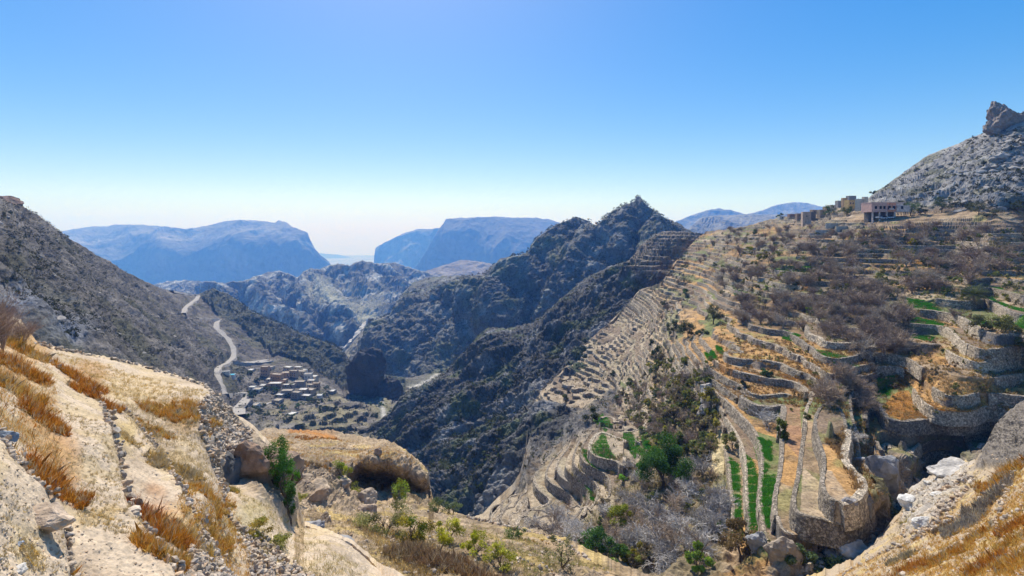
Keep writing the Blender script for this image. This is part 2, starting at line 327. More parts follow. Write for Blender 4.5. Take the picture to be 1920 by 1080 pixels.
cliffL = inpoly(s.px, s.py, [(385, 540), (640, 650), (760, 700), (760, 760), (640, 735), (580, 690), (510, 672), (440, 610), (400, 590), (372, 560)])
far = sstep(300, 600, s.px)
vill = np.exp(-(((s.px - 540) / 75) ** 2 + ((s.py - 735) / 45) ** 2))
ROADS = [[(318, 546), (335, 549), (352, 552), (366, 554), (371, 557), (362, 565), (350, 573), (342, 581), (341, 588)], [(366, 598), (385, 598), (402, 599), (411, 600), (403, 606), (402, 614), (412, 624), (424, 636), (433, 650), (436, 664), (432, 675), (420, 683), (408, 688), (401, 697), (404, 712), (410, 728), (417, 742)], [(432, 680), (450, 683), (475, 683), (490, 681), (503, 680)], [(417, 742), (435, 741), (452, 740), (458, 745), (455, 754), (446, 762), (432, 773), (420, 785)], [(455, 762), (470, 765), (490, 762), (508, 755)]]
rdm = 1 - .92 * sum(np.exp(-(pdist(s.px, s.py, r) / 7) ** 2) for r in ROADS).clip(0, 1)
s.disp(rdm * (9 * ridged(s.P, 60, 3, 61) * (1 + .8 * cliffL) * (1 - .8 * vill) + (1.8 + 2.6 * cliffL) * ridged(s.P, 13, 4, 62, .6) * (1 - .7 * vill) + 0.8 * fbm(s.P, 3.5, 2, 63)) * (0.35 + .65 * sstep(0, .05, 1 - s.t)), 0.35)
# old terraces below the village
tm = sstep(0, 12, np.minimum(s.py - 745, 0 * s.py + 99)) * sstep(470, 520, s.px) * (1 - sstep(720, 760, s.px))
h = 4.0; q = (s.P[..., 2] + 1.2 * fbm(s.P, 60, 2, 64)) / h; fl = np.floor(q); tz = h * (fl + sstep(.8, 1, q - fl))
s.P[..., 2] += tm * (tz - q * h)
C = mixc(flat(s, (0.135, 0.118, 0.10)), (0.21, 0.185, 0.16), sstep(0, .5, fbm(s.P, 25, 4, 65)))
C = mixc(C, (0.10, 0.095, 0.055), sstep(0.05, .5, fbm(s.P, 45, 4, 66)) * .75)
C = mixc(C, (0.085, 0.09, 0.06), cliffL * .75)
C = mixc(C, (0.26, 0.22, 0.13), tm * sstep(-.2, .3, fbm(s.P, 20, 3, 67)) * .7)
C = mixc(C, (0.26, 0.28, 0.32), np.clip(np.exp(-((s.px - 20) / 60) ** 2 - ((s.py - 590) / 30) ** 2) + np.exp(-((s.px - 110) / 45) ** 2 - ((s.py - 640) / 25) ** 2), 0, 1) * .7)
bed = pdist(s.px, s.py, [(820, 705), (800, 720), (740, 735), (712, 760), (720, 790), (745, 830), (790, 870)])
C = mixc(C, (0.10, 0.12, 0.05), np.exp(-(bed / 14) ** 2) * .4); C = mixc(C, (0.45, 0.42, 0.37), np.exp(-(bed / 4.5) ** 2))
s.fit(1.5, 3); s.finish(np.clip(C, .01, .9), m_scree, 'grey scrubby scree hillside falling to the valley floor on the left')

# ------------------------------------------------------------------ dark gorge side below the terraces
m_crag = ground_mat('crag_rock', None, s=12, bump=1.0, bd=1.5, vary=(0.4, 1.5))
s = Sheet('gorge_crags', [(690, 800), (730, 775), (750, 745), (775, 730), (800, 718), (830, 702), (850, 682), (875, 655), (900, 625), (915, 614), (950, 616), (1000, 604), (1020, 588), (1050, 562), (1075, 540), (1100, 520), (1125, 508), (1150, 497), (1180, 488), (1195, 470), (1200, 456), (1215, 448), (1235, 436), (1250, 433), (1290, 434), (1340, 442), (1420, 450)],
          [(690, 830), (730, 850), (800, 930), (850, 985), (920, 1010), (1000, 990), (1100, 900), (1200, 760), (1300, 650), (1420, 520)],
          [(1250, 434, 640), (1400, 450, 700), (1290, 450, 560), (1200, 470, 640), (1200, 500, 500), (1100, 520, 600), (1150, 540, 480), (1050, 562, 560), (1000, 604, 520), (910, 614, 540), (950, 680, 430), (1050, 640, 420), (850, 682, 540), (800, 718, 520), (740, 760, 480), (800, 780, 410), (850, 760, 400), (900, 760, 370), (740, 810, 430), (800, 860, 340), (850, 900, 290), (900, 900, 260), (850, 960, 250), (930, 970, 215), (950, 850, 265), (1000, 800, 280), (1100, 700, 340), (1200, 600, 400), (1300, 520, 500), (1050, 900, 200), (1200, 760, 300)], 1.2, 1e-5, 5, 1.2)
am = sstep(0, .15, 1 - s.t) * .85 + .15
rot = np.stack([s.P[..., 0] * 0.8 + s.P[..., 2] * .6, s.P[..., 1], s.P[..., 2] * .8 - s.P[..., 0] * .6], -1)
up = sstep(720, 640, s.py)
s.disp(am * (17 * (ridged(rot, 58, 3, 71, .5, (.45, 1, 1.2)) - .1) + 7 * ridged(rot, 19, 4, 72, .6, (.5, 1, 1.3))), .1)
s.disp(1.7 * ridged(rot, 5.5, 3, 73, .6, (.5, 1, 1.3)) + .8 * fbm(s.P, 2, 2, 74), .15)
lowt = inpoly(s.px, s.py, [(1180, 480), (1240, 434), (1420, 440), (1420, 540), (1200, 540), (1165, 520)])
h = 3.4; q = (s.P[..., 2] + 1.0 * fbm(s.P, 50, 2, 75)) / h; fl = np.floor(q); tz = h * (fl + sstep(.75, 1, q - fl)); s.P[..., 2] += lowt * .9 * (tz - q * h)
C = mixc(flat(s, (0.11, 0.104, 0.096)), (0.23, 0.22, 0.21), sstep(.1, .5, fbm(s.P, 30, 4, 76)))
C = mixc(C, (0.10, 0.12, 0.05), sstep(0.1, .5, fbm(s.P, 22, 4, 77)) * .7)
C = mixc(C, (0.24, 0.19, 0.14), lowt * .8)
s.fit(2.5, 4); s.finish(np.clip(C, .01, .9), m_crag, 'dark jagged crags dropping into the gorge'); GORGE = s

# ------------------------------------------------------------------ terraced hillside (right)
m_terr = ground_mat('terrace_soil', None, s=3.0, bump=0.8, bd=0.3, vary=(0.6, 1.35))
m_hill = m_terr
H = 2.6
def kc(k, pts): return [(x, y, H * k / ((y - HZ) / F)) for x, y in pts]
ctrlD = []
for k, pts in [(18, [(1370, 1012), (1376, 941), (1366, 857)]), (17, [(1406, 1012), (1403, 941), (1397, 853)]), (16, [(1432, 975), (1427, 925), (1431, 862)]),
               (15, [(1466, 995), (1462, 900), (1468, 800), (1470, 760)]), (14, [(1497, 962), (1500, 890), (1512, 800), (1528, 742), (1540, 972), (1585, 982), (1612, 966)]),
               (13, [(1538, 830)]), (12, [(1556, 790)]),
               (22, [(1128, 812), (1165, 870)]), (23, [(1092, 838), (1131, 885)]), (24, [(1076, 860), (1122, 930)]), (25, [(1060, 868), (1103, 943)]), (26, [(1044, 876), (1085, 955)]), (27, [(1026, 884), (1056, 958)]), (28, [(1004, 898), (1020, 950)]),
               (16, [(1768, 803), (1830, 800), (1870, 797)]), (15, [(1656, 764), (1668, 784), (1700, 789), (1760, 783)]), (14, [(1703, 716), (1731, 752), (1761, 768), (1820, 770), (1890, 770)]),
               (13, [(1718, 701), (1755, 729), (1830, 737), (1920, 743)]), (12, [(1728, 688), (1783, 703), (1850, 710), (1960, 718)]), (11, [(1769, 648), (1778, 658), (1804, 671), (1860, 677), (1940, 674)]),
               (10, [(1788, 622), (1796, 632), (1841, 655), (1920, 650)]), (9, [(1832, 612), (1873, 628), (1940, 638)]), (8, [(1845, 560), (1885, 577), (1960, 583)]), (7, [(1862, 540), (1920, 555)]),
               (6, [(1820, 523), (1940, 527)]), (5, [(1800, 494), (1940, 498)]), (4, [(1720, 478), (1940, 476)])]:
    ctrlD += kc(k, pts)
ctrlD += [(1900, 455, 208), (1900, 440, 222), (1900, 400, 250), (1900, 300, 310), (1900, 210, 350), (1980, 170, 350), (2010, 400, 225), (2010, 300, 290), (1800, 400, 262), (1800, 300, 370), (1720, 320, 410), (1700, 400, 285),
          (1650, 405, 285), (1650, 385, 320), (1650, 355, 400), (1560, 405, 330), (1480, 415, 370), (1400, 430, 400), (1310, 442, 470), (1240, 440, 520), (1660, 480, 222), (1720, 455, 232), (1740, 530, 176), (1660, 560, 170), (1600, 560, 176), (1720, 570, 160), (1780, 560, 158), (1720, 640, 135), (1660, 640, 138), (1720, 600, 149),
          (1550, 460, 260), (1500, 520, 205), (1400, 480, 280), (1420, 560, 205), (1300, 520, 320), (1200, 540, 375), (1215, 460, 500), (1330, 650, 165), (1250, 600, 255), (1340, 600, 205), (1500, 600, 174), (1600, 620, 149), (1540, 640, 144), (1480, 680, 139), (1400, 700, 135),
          (1560, 700, 124), (1640, 680, 132), (1640, 740, 124), (1600, 740, 119), (1600, 780, 106), (1640, 790, 112), (1600, 830, 89), (1600, 860, 82), (1625, 900, 74), (1420, 740, 122), (1300, 700, 160), (1345, 790, 128), (1330, 870, 112), (1200, 600, 330), (1150, 650, 310), (1100, 700, 290), (1030, 740, 275), (1100, 760, 240), (1200, 700, 230),
          (1050, 820, 205), (995, 860, 185), (1150, 780, 200), (1230, 780, 165), (1280, 840, 128), (1220, 860, 122), (1200, 930, 110), (1300, 950, 96), (1250, 1020, 82), (1300, 1080, 70), (1150, 1060, 82), (1060, 1010, 100), (1100, 960, 118), (980, 960, 138), (900, 990, 150), (900, 1060, 100),
          (1400, 1060, 70), (1500, 1050, 68), (1560, 1030, 72), (1600, 1050, 66), (1660, 1000, 80), (1700, 940, 92), (1720, 880, 108), (1665, 855, 106), (1790, 868, 110), (1850, 880, 92), (1680, 860, 98), (1950, 860, 90)]
D = Sheet('terraced_hillside', [(880, 995), (905, 985), (935, 950), (960, 925), (975, 900), (985, 860), (990, 800), (996, 765), (1020, 725), (1050, 700), (1070, 672), (1090, 650), (1120, 625), (1150, 600), (1175, 572), (1200, 545), (1240, 530), (1262, 500), (1285, 470), (1305, 448), (1325, 434), (1345, 432), (1400, 424), (1440, 412), (1480, 406), (1530, 396), (1580, 388), (1620, 378), (1645, 358), (1665, 345), (1690, 326), (1715, 308), (1740, 291), (1765, 281), (1790, 272), (1820, 258), (1850, 247), (1880, 240), (1915, 230), (1960, 205), (2010, 190)],
          [(880, 1130), (1500, 1110), (1700, 1100), (2010, 960)], ctrlD, 1.25, 2e-6, 6, 0.5)
px, py = D.px, D.py
hill = sstep(0, 14, np.interp(px, [1000, 1500, 1620, 1700, 1800, 1920, 2010], [300, 395, 398, 402, 398, 392, 390]) - py)
rocks = softpoly(D.P, px, py, [(960, 925), (985, 860), (990, 800), (1040, 775), (1100, 765), (1140, 735), (1170, 745), (1130, 790), (1060, 835), (1010, 862), (1000, 890)], 14)
pit = softpoly(D.P, px, py, [(1655, 850), (1770, 870), (1900, 840), (1960, 1000), (1700, 1100), (1440, 1100), (1470, 1010), (1620, 990), (1640, 900)], 6, 8, 6, 5)
gully = softpoly(D.P, px, py, [(1240, 760), (1300, 730), (1340, 760), (1360, 860), (1360, 1100), (1000, 1100), (1060, 1000), (1140, 940), (1190, 860)], 14, 14, 7, 12)
rough = np.clip(rocks * 1. + pit + .8 * (py > 1020), 0, 1)
tm = np.clip(1 - hill - rough - .6 * gully - .75 * sstep(.22, .5, fbm(D.P, 26, 3, 80)) * (py < 760), 0, 1)
n0 = fbm(D.P, 45, 3, 81)
trc = inpoly(px, py, [(1640, 600), (1980, 480), (1980, 850), (1640, 830)]) | inpoly(px, py, [(1360, 740), (1640, 740), (1640, 1020), (1360, 1020)]) | inpoly(px, py, [(990, 800), (1170, 800), (1170, 960), (990, 960)])
lf = sstep(1330, 1230, px)
zz = D.P[..., 2] + (1 - trc) * (1.6 * n0 + (1.1 + 1.2 * lf) * fbm(D.P, 13, 3, 86) + lf * .9 * fbm(D.P, 4, 2, 79))
H2 = 1.75; HH = np.where(trc, H, H2)
zq = zz / HH; fl = np.floor(zq); fr = zq - fl; tz = HH * (fl + 0.06 * fr + 0.94 * sstep(.86, 1, fr))
base = D.P.copy(); D.P[..., 2] += tm * (tz - D.P[..., 2])
D.disp(hill * (7 * (ridged(D.P, 40, 4, 82, .6) - .1) + 1.2 * ridged(D.P, 8, 3, 83, .6)) * (.3 + .7 * sstep(0, .03, 1 - D.t)) + rough * (3.0 * (ridged(D.P, 11, 4, 84, .6) - .2) + .4 * fbm(D.P, 1.5, 2, 85)) + gully * 1.2 * fbm(D.P, 9, 3, 87) + .12 * fbm(D.P, 1.3, 2, 88), .3)
# soil and crops of each plot
cell = np.floor((D.P[..., 0] * .6 + D.P[..., 1] * .35) / 17 + 2.2 * np.sin(fl * 12.9898))
rnd = np.modf(np.abs(np.sin(fl * 78.233 + cell * 37.719) * 43758.5453))[0]
C = flat(D, (0.35, 0.245, 0.145)); C = mixc(C, (0.46, 0.35, 0.225), sstep(.0, .4, n0))
left = sstep(1330, 1180, px)
C = mixc(C, (0.38, 0.31, 0.22), left * .7)
C = mixc(C, (0.50, 0.26, 0.07), (rnd > .60) * .65 * (1 - left) * (py > 425)); C = mixc(C, (0.10, 0.15, 0.035), (rnd < .2) * .75 * (1 - .85 * left) * (py > 425)); C = mixc(C, (0.17, 0.12, 0.085), ((rnd > .35) & (rnd < .6)) * .7)
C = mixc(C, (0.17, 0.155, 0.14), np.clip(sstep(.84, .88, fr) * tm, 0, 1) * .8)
C = mixc(C, (0.24, 0.225, 0.21), hill * 1.); C = mixc(C, (0.33, 0.31, 0.28), hill * sstep(.1, .4, fbm(D.P, 14, 4, 89))); C = mixc(C, (0.13, 0.125, 0.07), hill * sstep(.1, .4, fbm(D.P, 22, 4, 90)) * .8)
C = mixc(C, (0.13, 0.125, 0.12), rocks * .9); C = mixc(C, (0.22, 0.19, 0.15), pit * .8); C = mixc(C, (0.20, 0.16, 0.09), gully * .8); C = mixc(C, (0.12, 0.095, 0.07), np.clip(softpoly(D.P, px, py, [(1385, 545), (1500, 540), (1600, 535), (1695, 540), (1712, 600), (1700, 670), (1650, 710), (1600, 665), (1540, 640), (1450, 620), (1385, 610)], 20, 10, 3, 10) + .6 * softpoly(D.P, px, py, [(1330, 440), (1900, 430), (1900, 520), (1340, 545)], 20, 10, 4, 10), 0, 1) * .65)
C = mixc(C, (.20, .14, .08), sstep(.05, .5, fbm(D.P, 5, 4, 78)) * .65 * (1 - hill)); C = mixc(C, (.22, .22, .07), sstep(.15, .5, fbm(D.P, 9, 4, 77)) * .6 * (1 - hill) * (1 - left))
def field(poly, c, f=.9): 
    global C
    C = mixc(C, c, inpoly(px, py, poly) * f * (.9 + .1 * np.sign(fbm(D.P, 2, 2, 3))))
DG = (0.06, 0.24, 0.012)
FIELDS = [([(1366, 857), (1386, 857), (1392, 1006), (1369, 1012), (1377, 941)], DG), ([(1395, 851), (1411, 854), (1421, 877), (1423, 974), (1436, 1003), (1408, 1014), (1405, 941), (1402, 890)], DG),
          ([(1432, 864), (1442, 867), (1458, 887), (1458, 916), (1447, 977), (1432, 974), (1428, 925)], DG), ([(1416, 822), (1445, 814), (1445, 854), (1429, 854)], DG),
          ([(1112, 832), (1132, 807), (1155, 860), (1155, 868), (1135, 872)], (.05, .12, .02)), ([(1090, 843), (1107, 830), (1130, 880), (1127, 883)], (.05, .12, .02)), ([(1321, 652), (1337, 654), (1345, 679), (1328, 668)], DG),
          ([(1343, 640), (1351, 641), (1361, 660), (1347, 655)], DG), ([(1520, 658), (1548, 655), (1600, 677), (1615, 690), (1590, 694)], (.08, .2, .015)), ([(1630, 738), (1651, 701), (1677, 699), (1670, 734), (1642, 742)], DG),
          ([(1848, 548), (1858, 548), (1868, 563), (1925, 573), (1925, 581), (1865, 569)], (.03, .2, .01)), ([(1860, 536), (1876, 537), (1880, 547), (1872, 547)], (.03, .2, .01)), ([(1717, 566), (1755, 571), (1760, 578), (1722, 572)], (.12, .2, .03)), ([(1715, 584), (1755, 594), (1750, 600), (1716, 590)], (.12, .2, .03)),
          ([(1148, 712), (1158, 712), (1184, 728), (1176, 733)], (.07, .15, .03)), ([(1672, 735), (1703, 728), (1725, 750), (1758, 783), (1690, 787), (1662, 775), (1655, 762)], (.36, .17, .045)), ([(1682, 680), (1712, 676), (1702, 722), (1674, 725)], (.36, .17, .045)),
          ([(1735, 750), (1800, 762), (1890, 766), (1890, 771), (1765, 770)], (.4, .2, .07)), ([(1775, 645), (1850, 670), (1840, 675), (1800, 668)], (.5, .34, .12)), ([(1330, 790), (1362, 800), (1360, 880), (1325, 878)], (.5, .40, .22)), ([(1505, 872), (1560, 880), (1600, 930), (1612, 962), (1580, 980), (1500, 962)], (.42, .31, .2)),
          ([(1468, 760), (1500, 750), (1505, 840), (1475, 830)], (.30, .17, .10)), ([(1370, 655), (1440, 670), (1450, 680), (1380, 668)], (.45, .28, .08)), ([(1345, 675), (1400, 690), (1440, 700), (1350, 695)], (.38, .18, .05)), ([(1420, 640), (1470, 655), (1540, 690), (1480, 680)], (.42, .25, .08)), ([(1450, 690), (1540, 715), (1530, 735), (1480, 720)], (.40, .30, .19)),
          ([(1485, 523), (1510, 520), (1518, 543), (1490, 545)], (.40, .17, .03)), ([(1735, 472), (1772, 480), (1770, 487), (1725, 478)], (.45, .2, .03)), ([(1720, 488), (1762, 497), (1750, 500), (1718, 492)], (.45, .2, .03)), ([(1505, 440), (1560, 436), (1560, 441), (1500, 446)], (.35, .16, .1)), ([(1390, 452), (1420, 450), (1425, 456), (1392, 458)], (.08, .15, .03)),
          ([(1450, 482), (1520, 480), (1515, 486), (1445, 486)], (.06, .15, .02)), ([(1615, 486), (1640, 482), (1645, 488), (1618, 490)], (.06, .15, .02)), ([(1310, 495), (1380, 492), (1370, 500), (1305, 500)], (.06, .13, .03)), ([(1040, 870), (1060, 872), (1075, 925), (1060, 930)], (.35, .30, .24)), ([(1085, 905), (1096, 900), (1108, 930), (1100, 940)], (.4, .33, .2))]
FIELDS += [([(1700, 560), (1760, 568), (1765, 580), (1705, 575)], DG), ([(1700, 588), (1770, 600), (1765, 612), (1700, 600)], DG), ([(1712, 615), (1752, 625), (1742, 636), (1712, 626)], DG), ([(1862, 468), (1925, 466), (1925, 478), (1860, 480)], DG), ([(1158, 815), (1182, 812), (1212, 840), (1195, 846)], DG), ([(1196, 800), (1214, 812), (1222, 840), (1208, 834)], DG),
          ([(1440, 498), (1560, 492), (1560, 500), (1440, 506)], DG), ([(1376, 545), (1402, 548), (1398, 556), (1378, 554)], DG), ([(1830, 598), (1925, 590), (1925, 600), (1850, 606)], (.12, .2, .03)), ([(1110, 790), (1130, 784), (1150, 800), (1135, 806)], (.12, .17, .04)), ([(1085, 895), (1098, 890), (1115, 930), (1104, 936)], DG), ([(1470, 620), (1500, 628), (1495, 636), (1468, 630)], DG)]
DGs = (.15, .17, .055)
for poly, c in FIELDS: field(poly, DGs if c[1] > 1.8 * c[0] else c)
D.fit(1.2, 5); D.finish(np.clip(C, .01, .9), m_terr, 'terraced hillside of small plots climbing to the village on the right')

# ------------------------------------------------------------------ near ground
m_near = ground_mat('dry_earth', None, s=1.2, bump=0.8, bd=0.05, vary=(0.82, 1.14), fine=(.72, 1.2))
m_nrock = ground_mat('earth_rock', None, s=5, bump=1.0, bd=0.3, vary=(0.6, 1.35))
B = Sheet('overhang_mound', [(470, 830), (480, 812), (500, 808), (560, 811), (620, 812), (650, 820), (700, 824), (740, 835), (770, 853), (790, 870), (803, 888), (806, 915), (812, 945), (830, 955), (870, 968), (900, 977), (960, 990), (1010, 1000), (1060, 1022), (1100, 1048), (1150, 1072), (1200, 1092), (1240, 1110)],
          [(470, 1130), (1240, 1135)],
          [(480, 812, 125), (560, 811, 135), (620, 812, 132), (700, 824, 122), (770, 853, 108), (800, 885, 98), (500, 850, 96), (560, 860, 92), (650, 850, 102), (620, 870, 88), (650, 878, 86), (700, 868, 87), (750, 873, 88), (790, 895, 90),
           (670, 897, 96), (700, 895, 99), (740, 902, 99), (780, 920, 95), (800, 945, 88), (700, 925, 90), (740, 935, 88), (640, 920, 80), (560, 920, 70), (620, 960, 66), (700, 970, 68), (760, 960, 76), (830, 960, 84), (900, 980, 78), (1000, 1000, 72), (1100, 1050, 60), (1200, 1092, 52),
           (560, 1000, 52), (620, 1040, 44), (700, 1040, 48), (800, 1000, 60), (800, 1080, 42), (900, 1040, 52), (1000, 1070, 50), (600, 1130, 34), (900, 1130, 40), (1200, 1130, 48)], 1.25, 1e-6, 6, .8)
px, py = B.px, B.py
crag = softpoly(B.P, px, py, [(600, 878), (640, 865), (700, 860), (770, 862), (800, 885), (812, 960), (740, 950), (660, 915), (620, 930), (560, 900)], 5, 6, 5, 5)
crag2 = np.clip(crag + softpoly(B.P, px, py, [(545, 900), (640, 890), (700, 940), (650, 960), (560, 940)], 4, 6, 6, 5), 0, 1)
strip = np.sin((py + .25 * px) / 3.2)
B.disp(.9 * fbm(B.P, 9, 4, 91) + crag2 * 1.6 * (ridged(B.P, 5, 4, 92, .6) - .2) + .45 * ridged(B.P, 2.2, 4, 93, .6), .3)
C = mixc(flat(B, (.38, .28, .175)), (.32, .22, .12), sstep(.0, .5, fbm(B.P, 8, 4, 94)) * .7)
C = mixc(C, (.46, .33, .12), sstep(.1, .4, fbm(B.P, 5, 4, 95)) * .8 * (py > 830))
C = mixc(C, (.42, .17, .03), np.exp(-(pdist(px, py, [(545, 812), (590, 815), (625, 820)]) / 6) ** 2) * .9)
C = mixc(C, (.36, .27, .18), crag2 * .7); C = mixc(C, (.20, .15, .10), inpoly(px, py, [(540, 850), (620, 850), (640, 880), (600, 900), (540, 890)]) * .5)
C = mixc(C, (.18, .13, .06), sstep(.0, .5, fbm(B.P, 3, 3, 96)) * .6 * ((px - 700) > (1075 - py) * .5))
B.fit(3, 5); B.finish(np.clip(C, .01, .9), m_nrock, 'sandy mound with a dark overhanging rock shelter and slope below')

CS = Sheet('near_right_slope', [(1480, 1110), (1540, 1085), (1600, 1062), (1630, 1035), (1655, 1005), (1690, 965), (1705, 925), (1725, 910), (1760, 890), (1800, 872), (1830, 860), (1850, 830), (1864, 800), (1885, 775), (1905, 758), (1920, 750), (1960, 725), (2020, 700)],
           [(1480, 1150), (2020, 1150)],
           [(1500, 1100, 56), (1600, 1062, 56), (1690, 965, 66), (1725, 910, 70), (1800, 872, 66), (1850, 835, 60), (1880, 785, 57), (1920, 750, 54), (2020, 700, 50), (1870, 870, 50), (1920, 860, 44), (1900, 920, 40), (1980, 900, 34), (1800, 950, 48), (1850, 1000, 36), (1920, 1000, 30), (1750, 1020, 42), (1700, 1080, 36), (1800, 1080, 29), (1900, 1080, 23), (2000, 1080, 18), (1600, 1130, 36), (1800, 1140, 23), (2000, 1140, 15)], 1.25, 1e-6, 6, .8)
px, py = CS.px, CS.py
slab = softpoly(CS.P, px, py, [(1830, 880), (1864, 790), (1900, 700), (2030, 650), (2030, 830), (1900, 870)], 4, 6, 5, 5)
u = (CS.P[..., 2] * .8 + CS.P[..., 0] * .45)
blk = softpoly(CS.P, px, py, [(1690, 1000), (1700, 920), (1790, 880), (1830, 870), (1760, 980)], 3, 10, 6, 8)
CS.disp(slab * (.9 * (ridged(np.stack([u, CS.P[..., 1] * .4, CS.P[..., 0] * .3], -1), 3.2, 4, 101, .6) - .2)) + blk * .8 * ridged(CS.P, 3, 3, 104) + .3 * fbm(CS.P, 5, 4, 102) + .14 * ridged(CS.P, 1.1, 4, 103, .6) * (1 + 2 * slab), .3)
C = mixc(flat(CS, (.40, .31, .21)), (.38, .22, .07), sstep(-.1, .4, fbm(CS.P, 3.5, 4, 105)) * .75 * (px * .62 + py > 2050) * (1 - slab))
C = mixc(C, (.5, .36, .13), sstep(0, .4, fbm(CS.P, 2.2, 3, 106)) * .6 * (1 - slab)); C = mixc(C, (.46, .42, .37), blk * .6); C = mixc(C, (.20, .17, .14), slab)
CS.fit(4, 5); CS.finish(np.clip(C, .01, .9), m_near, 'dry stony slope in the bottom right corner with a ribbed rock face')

A = Sheet('near_left_terraces', [(-120, 560), (0, 585), (40, 600), (68, 640), (80, 645), (110, 652), (160, 662), (200, 669), (240, 676), (280, 688), (320, 700), (350, 708), (380, 718), (400, 735), (415, 755), (440, 780), (470, 800), (490, 822), (510, 845), (540, 862), (552, 880), (556, 920), (562, 960), (570, 985), (620, 1000), (660, 1020), (690, 1045), (720, 1080), (760, 1110)],
          [(-120, 1160), (760, 1160)],
          [(-100, 600, 34), (0, 590, 36), (60, 642, 36), (120, 655, 42), (200, 669, 45), (280, 688, 47), (350, 708, 46), (395, 735, 44), (0, 700, 21), (100, 700, 28), (200, 720, 33), (300, 740, 36), (60, 800, 16.5), (140, 800, 20), (210, 800, 22), (260, 800, 27), (350, 800, 31.5), (0, 850, 11.5), (0, 1000, 9), (100, 950, 12), (-100, 900, 9), (-100, 1080, 7.5), (120, 1080, 10), (200, 950, 14.5), (260, 1000, 14), (300, 1080, 12),
           (300, 900, 20.5), (330, 1000, 16.5), (400, 900, 25), (400, 1000, 20.5), (420, 1080, 17), (380, 850, 29), (372, 800, 32), (375, 760, 36), (410, 800, 40), (440, 850, 38), (415, 890, 33), (500, 860, 44), (540, 870, 46), (470, 880, 38), (500, 920, 36), (550, 940, 42), (440, 920, 30), (460, 980, 26.5), (520, 1000, 29), (560, 990, 38), (600, 1040, 28), (500, 1080, 20), (640, 1100, 24), (700, 1080, 33), (740, 1110, 30)], 1.25, 1e-7, 6, .9)
px, py = A.px, A.py
rub = softpoly(A.P, px, py, [(370, 760), (400, 735), (440, 780), (470, 810), (480, 860), (430, 880), (400, 870), (375, 820)], 1.5, 5, 5, 5)
clif = softpoly(A.P, px, py, [(470, 810), (540, 860), (570, 990), (540, 970), (450, 890), (470, 860)], 2, 5, 6, 5)
WALL1 = [(92, 678), (118, 696), (150, 716), (180, 738), (196, 760), (204, 790), (215, 820), (226, 850), (232, 880), (243, 915), (258, 945), (280, 985), (300, 1010), (320, 1045), (340, 1090)]
WALL2 = [(222, 756), (250, 780), (268, 802), (290, 826), (310, 850), (335, 890), (360, 925), (380, 950), (392, 985), (412, 1030), (436, 1080)]
WALL3 = [(370, 770), (374, 800), (385, 830), (400, 862), (412, 895), (422, 930), (436, 965), (452, 1000), (480, 1060)]
WALL0 = [(-10, 800), (20, 840), (50, 880), (90, 925), (125, 985), (140, 1060), (150, 1100)]
# small steps: ground drops on the far (right) side of each terrace edge
def side(line):                              # signed: + to the right of the line (down the slope), in view units scaled to metres
    l = np.array(line, float); xs = np.interp(py, l[:, 1], l[:, 0], left=-9999, right=-9999); return (px - xs) / F * A.P[..., 1], xs > -9000
for ln, hgt in ((WALL1, .45), (WALL2, .4), (WALL3, .6), (WALL0, .7)):
    sd_, ok = side(ln); k = sstep(-.12, .12, sd_) * np.exp(-np.clip(sd_, 0, None) / 3.0) * ok
    A.P[..., 2] -= hgt * k * sstep(ln[0][1], ln[0][1] + 70, py)
A.disp(.22 * fbm(A.P, 4, 3, 111) + clif * .9 * ridged(A.P, 4, 4, 113, .6) + rub * .35 * fbm(A.P, 1.5, 2, 117) + .06 * ridged(A.P, .7, 4, 112, .6) + .02 * fbm(A.P, .16, 2, 114), .4)
C = mixc(flat(A, (.55, .43, .30)), (.42, .32, .22), sstep(-.1, .4, fbm(A.P, 2.5, 4, 115)) * .8)
C = mixc(C, (.50, .37, .18), sstep(.05, .35, fbm(A.P, 1.8, 4, 116)) * .45)
for cx, cy, rx, ry, c, f in [(50, 640, 60, 40, (.45, .22, .03), .9), (30, 700, 55, 45, (.45, .22, .03), .8), (75, 770, 45, 35, (.42, .18, .025), .9), (105, 850, 60, 55, (.42, .18, .025), .9), (165, 700, 50, 28, (.40, .18, .03), .9), (340, 775, 50, 35, (.45, .24, .05), .8), (290, 960, 40, 90, (.42, .17, .04), .8), (345, 960, 40, 60, (.5, .27, .06), .6), (180, 940, 60, 20, (.6, .4, .12), .7), (260, 720, 90, 30, (.55, .38, .15), .6), (460, 960, 60, 40, (.4, .34, .1), .5), (60, 1020, 40, 60, (.6, .45, .2), .6), (235, 795, 30, 22, (.6, .42, .12), .8), (330, 850, 50, 40, (.45, .33, .17), .6), (400, 960, 25, 60, (.48, .28, .08), .6)]:
    C = mixc(C, c, .6 * f * sstep(1.1, .4, np.hypot((px - cx) / rx, (py - cy) / ry) + .35 * fbm(A.P, 1.2, 3, 118)))
C = mixc(C, (.33, .25, .17), clif * .8); C = mixc(C, (.22, .17, .12), rub * .8)
A.fit(2, 5); A.finish(np.clip(C, .01, .9), m_near, 'dry sandy terraces in the bottom left foreground')

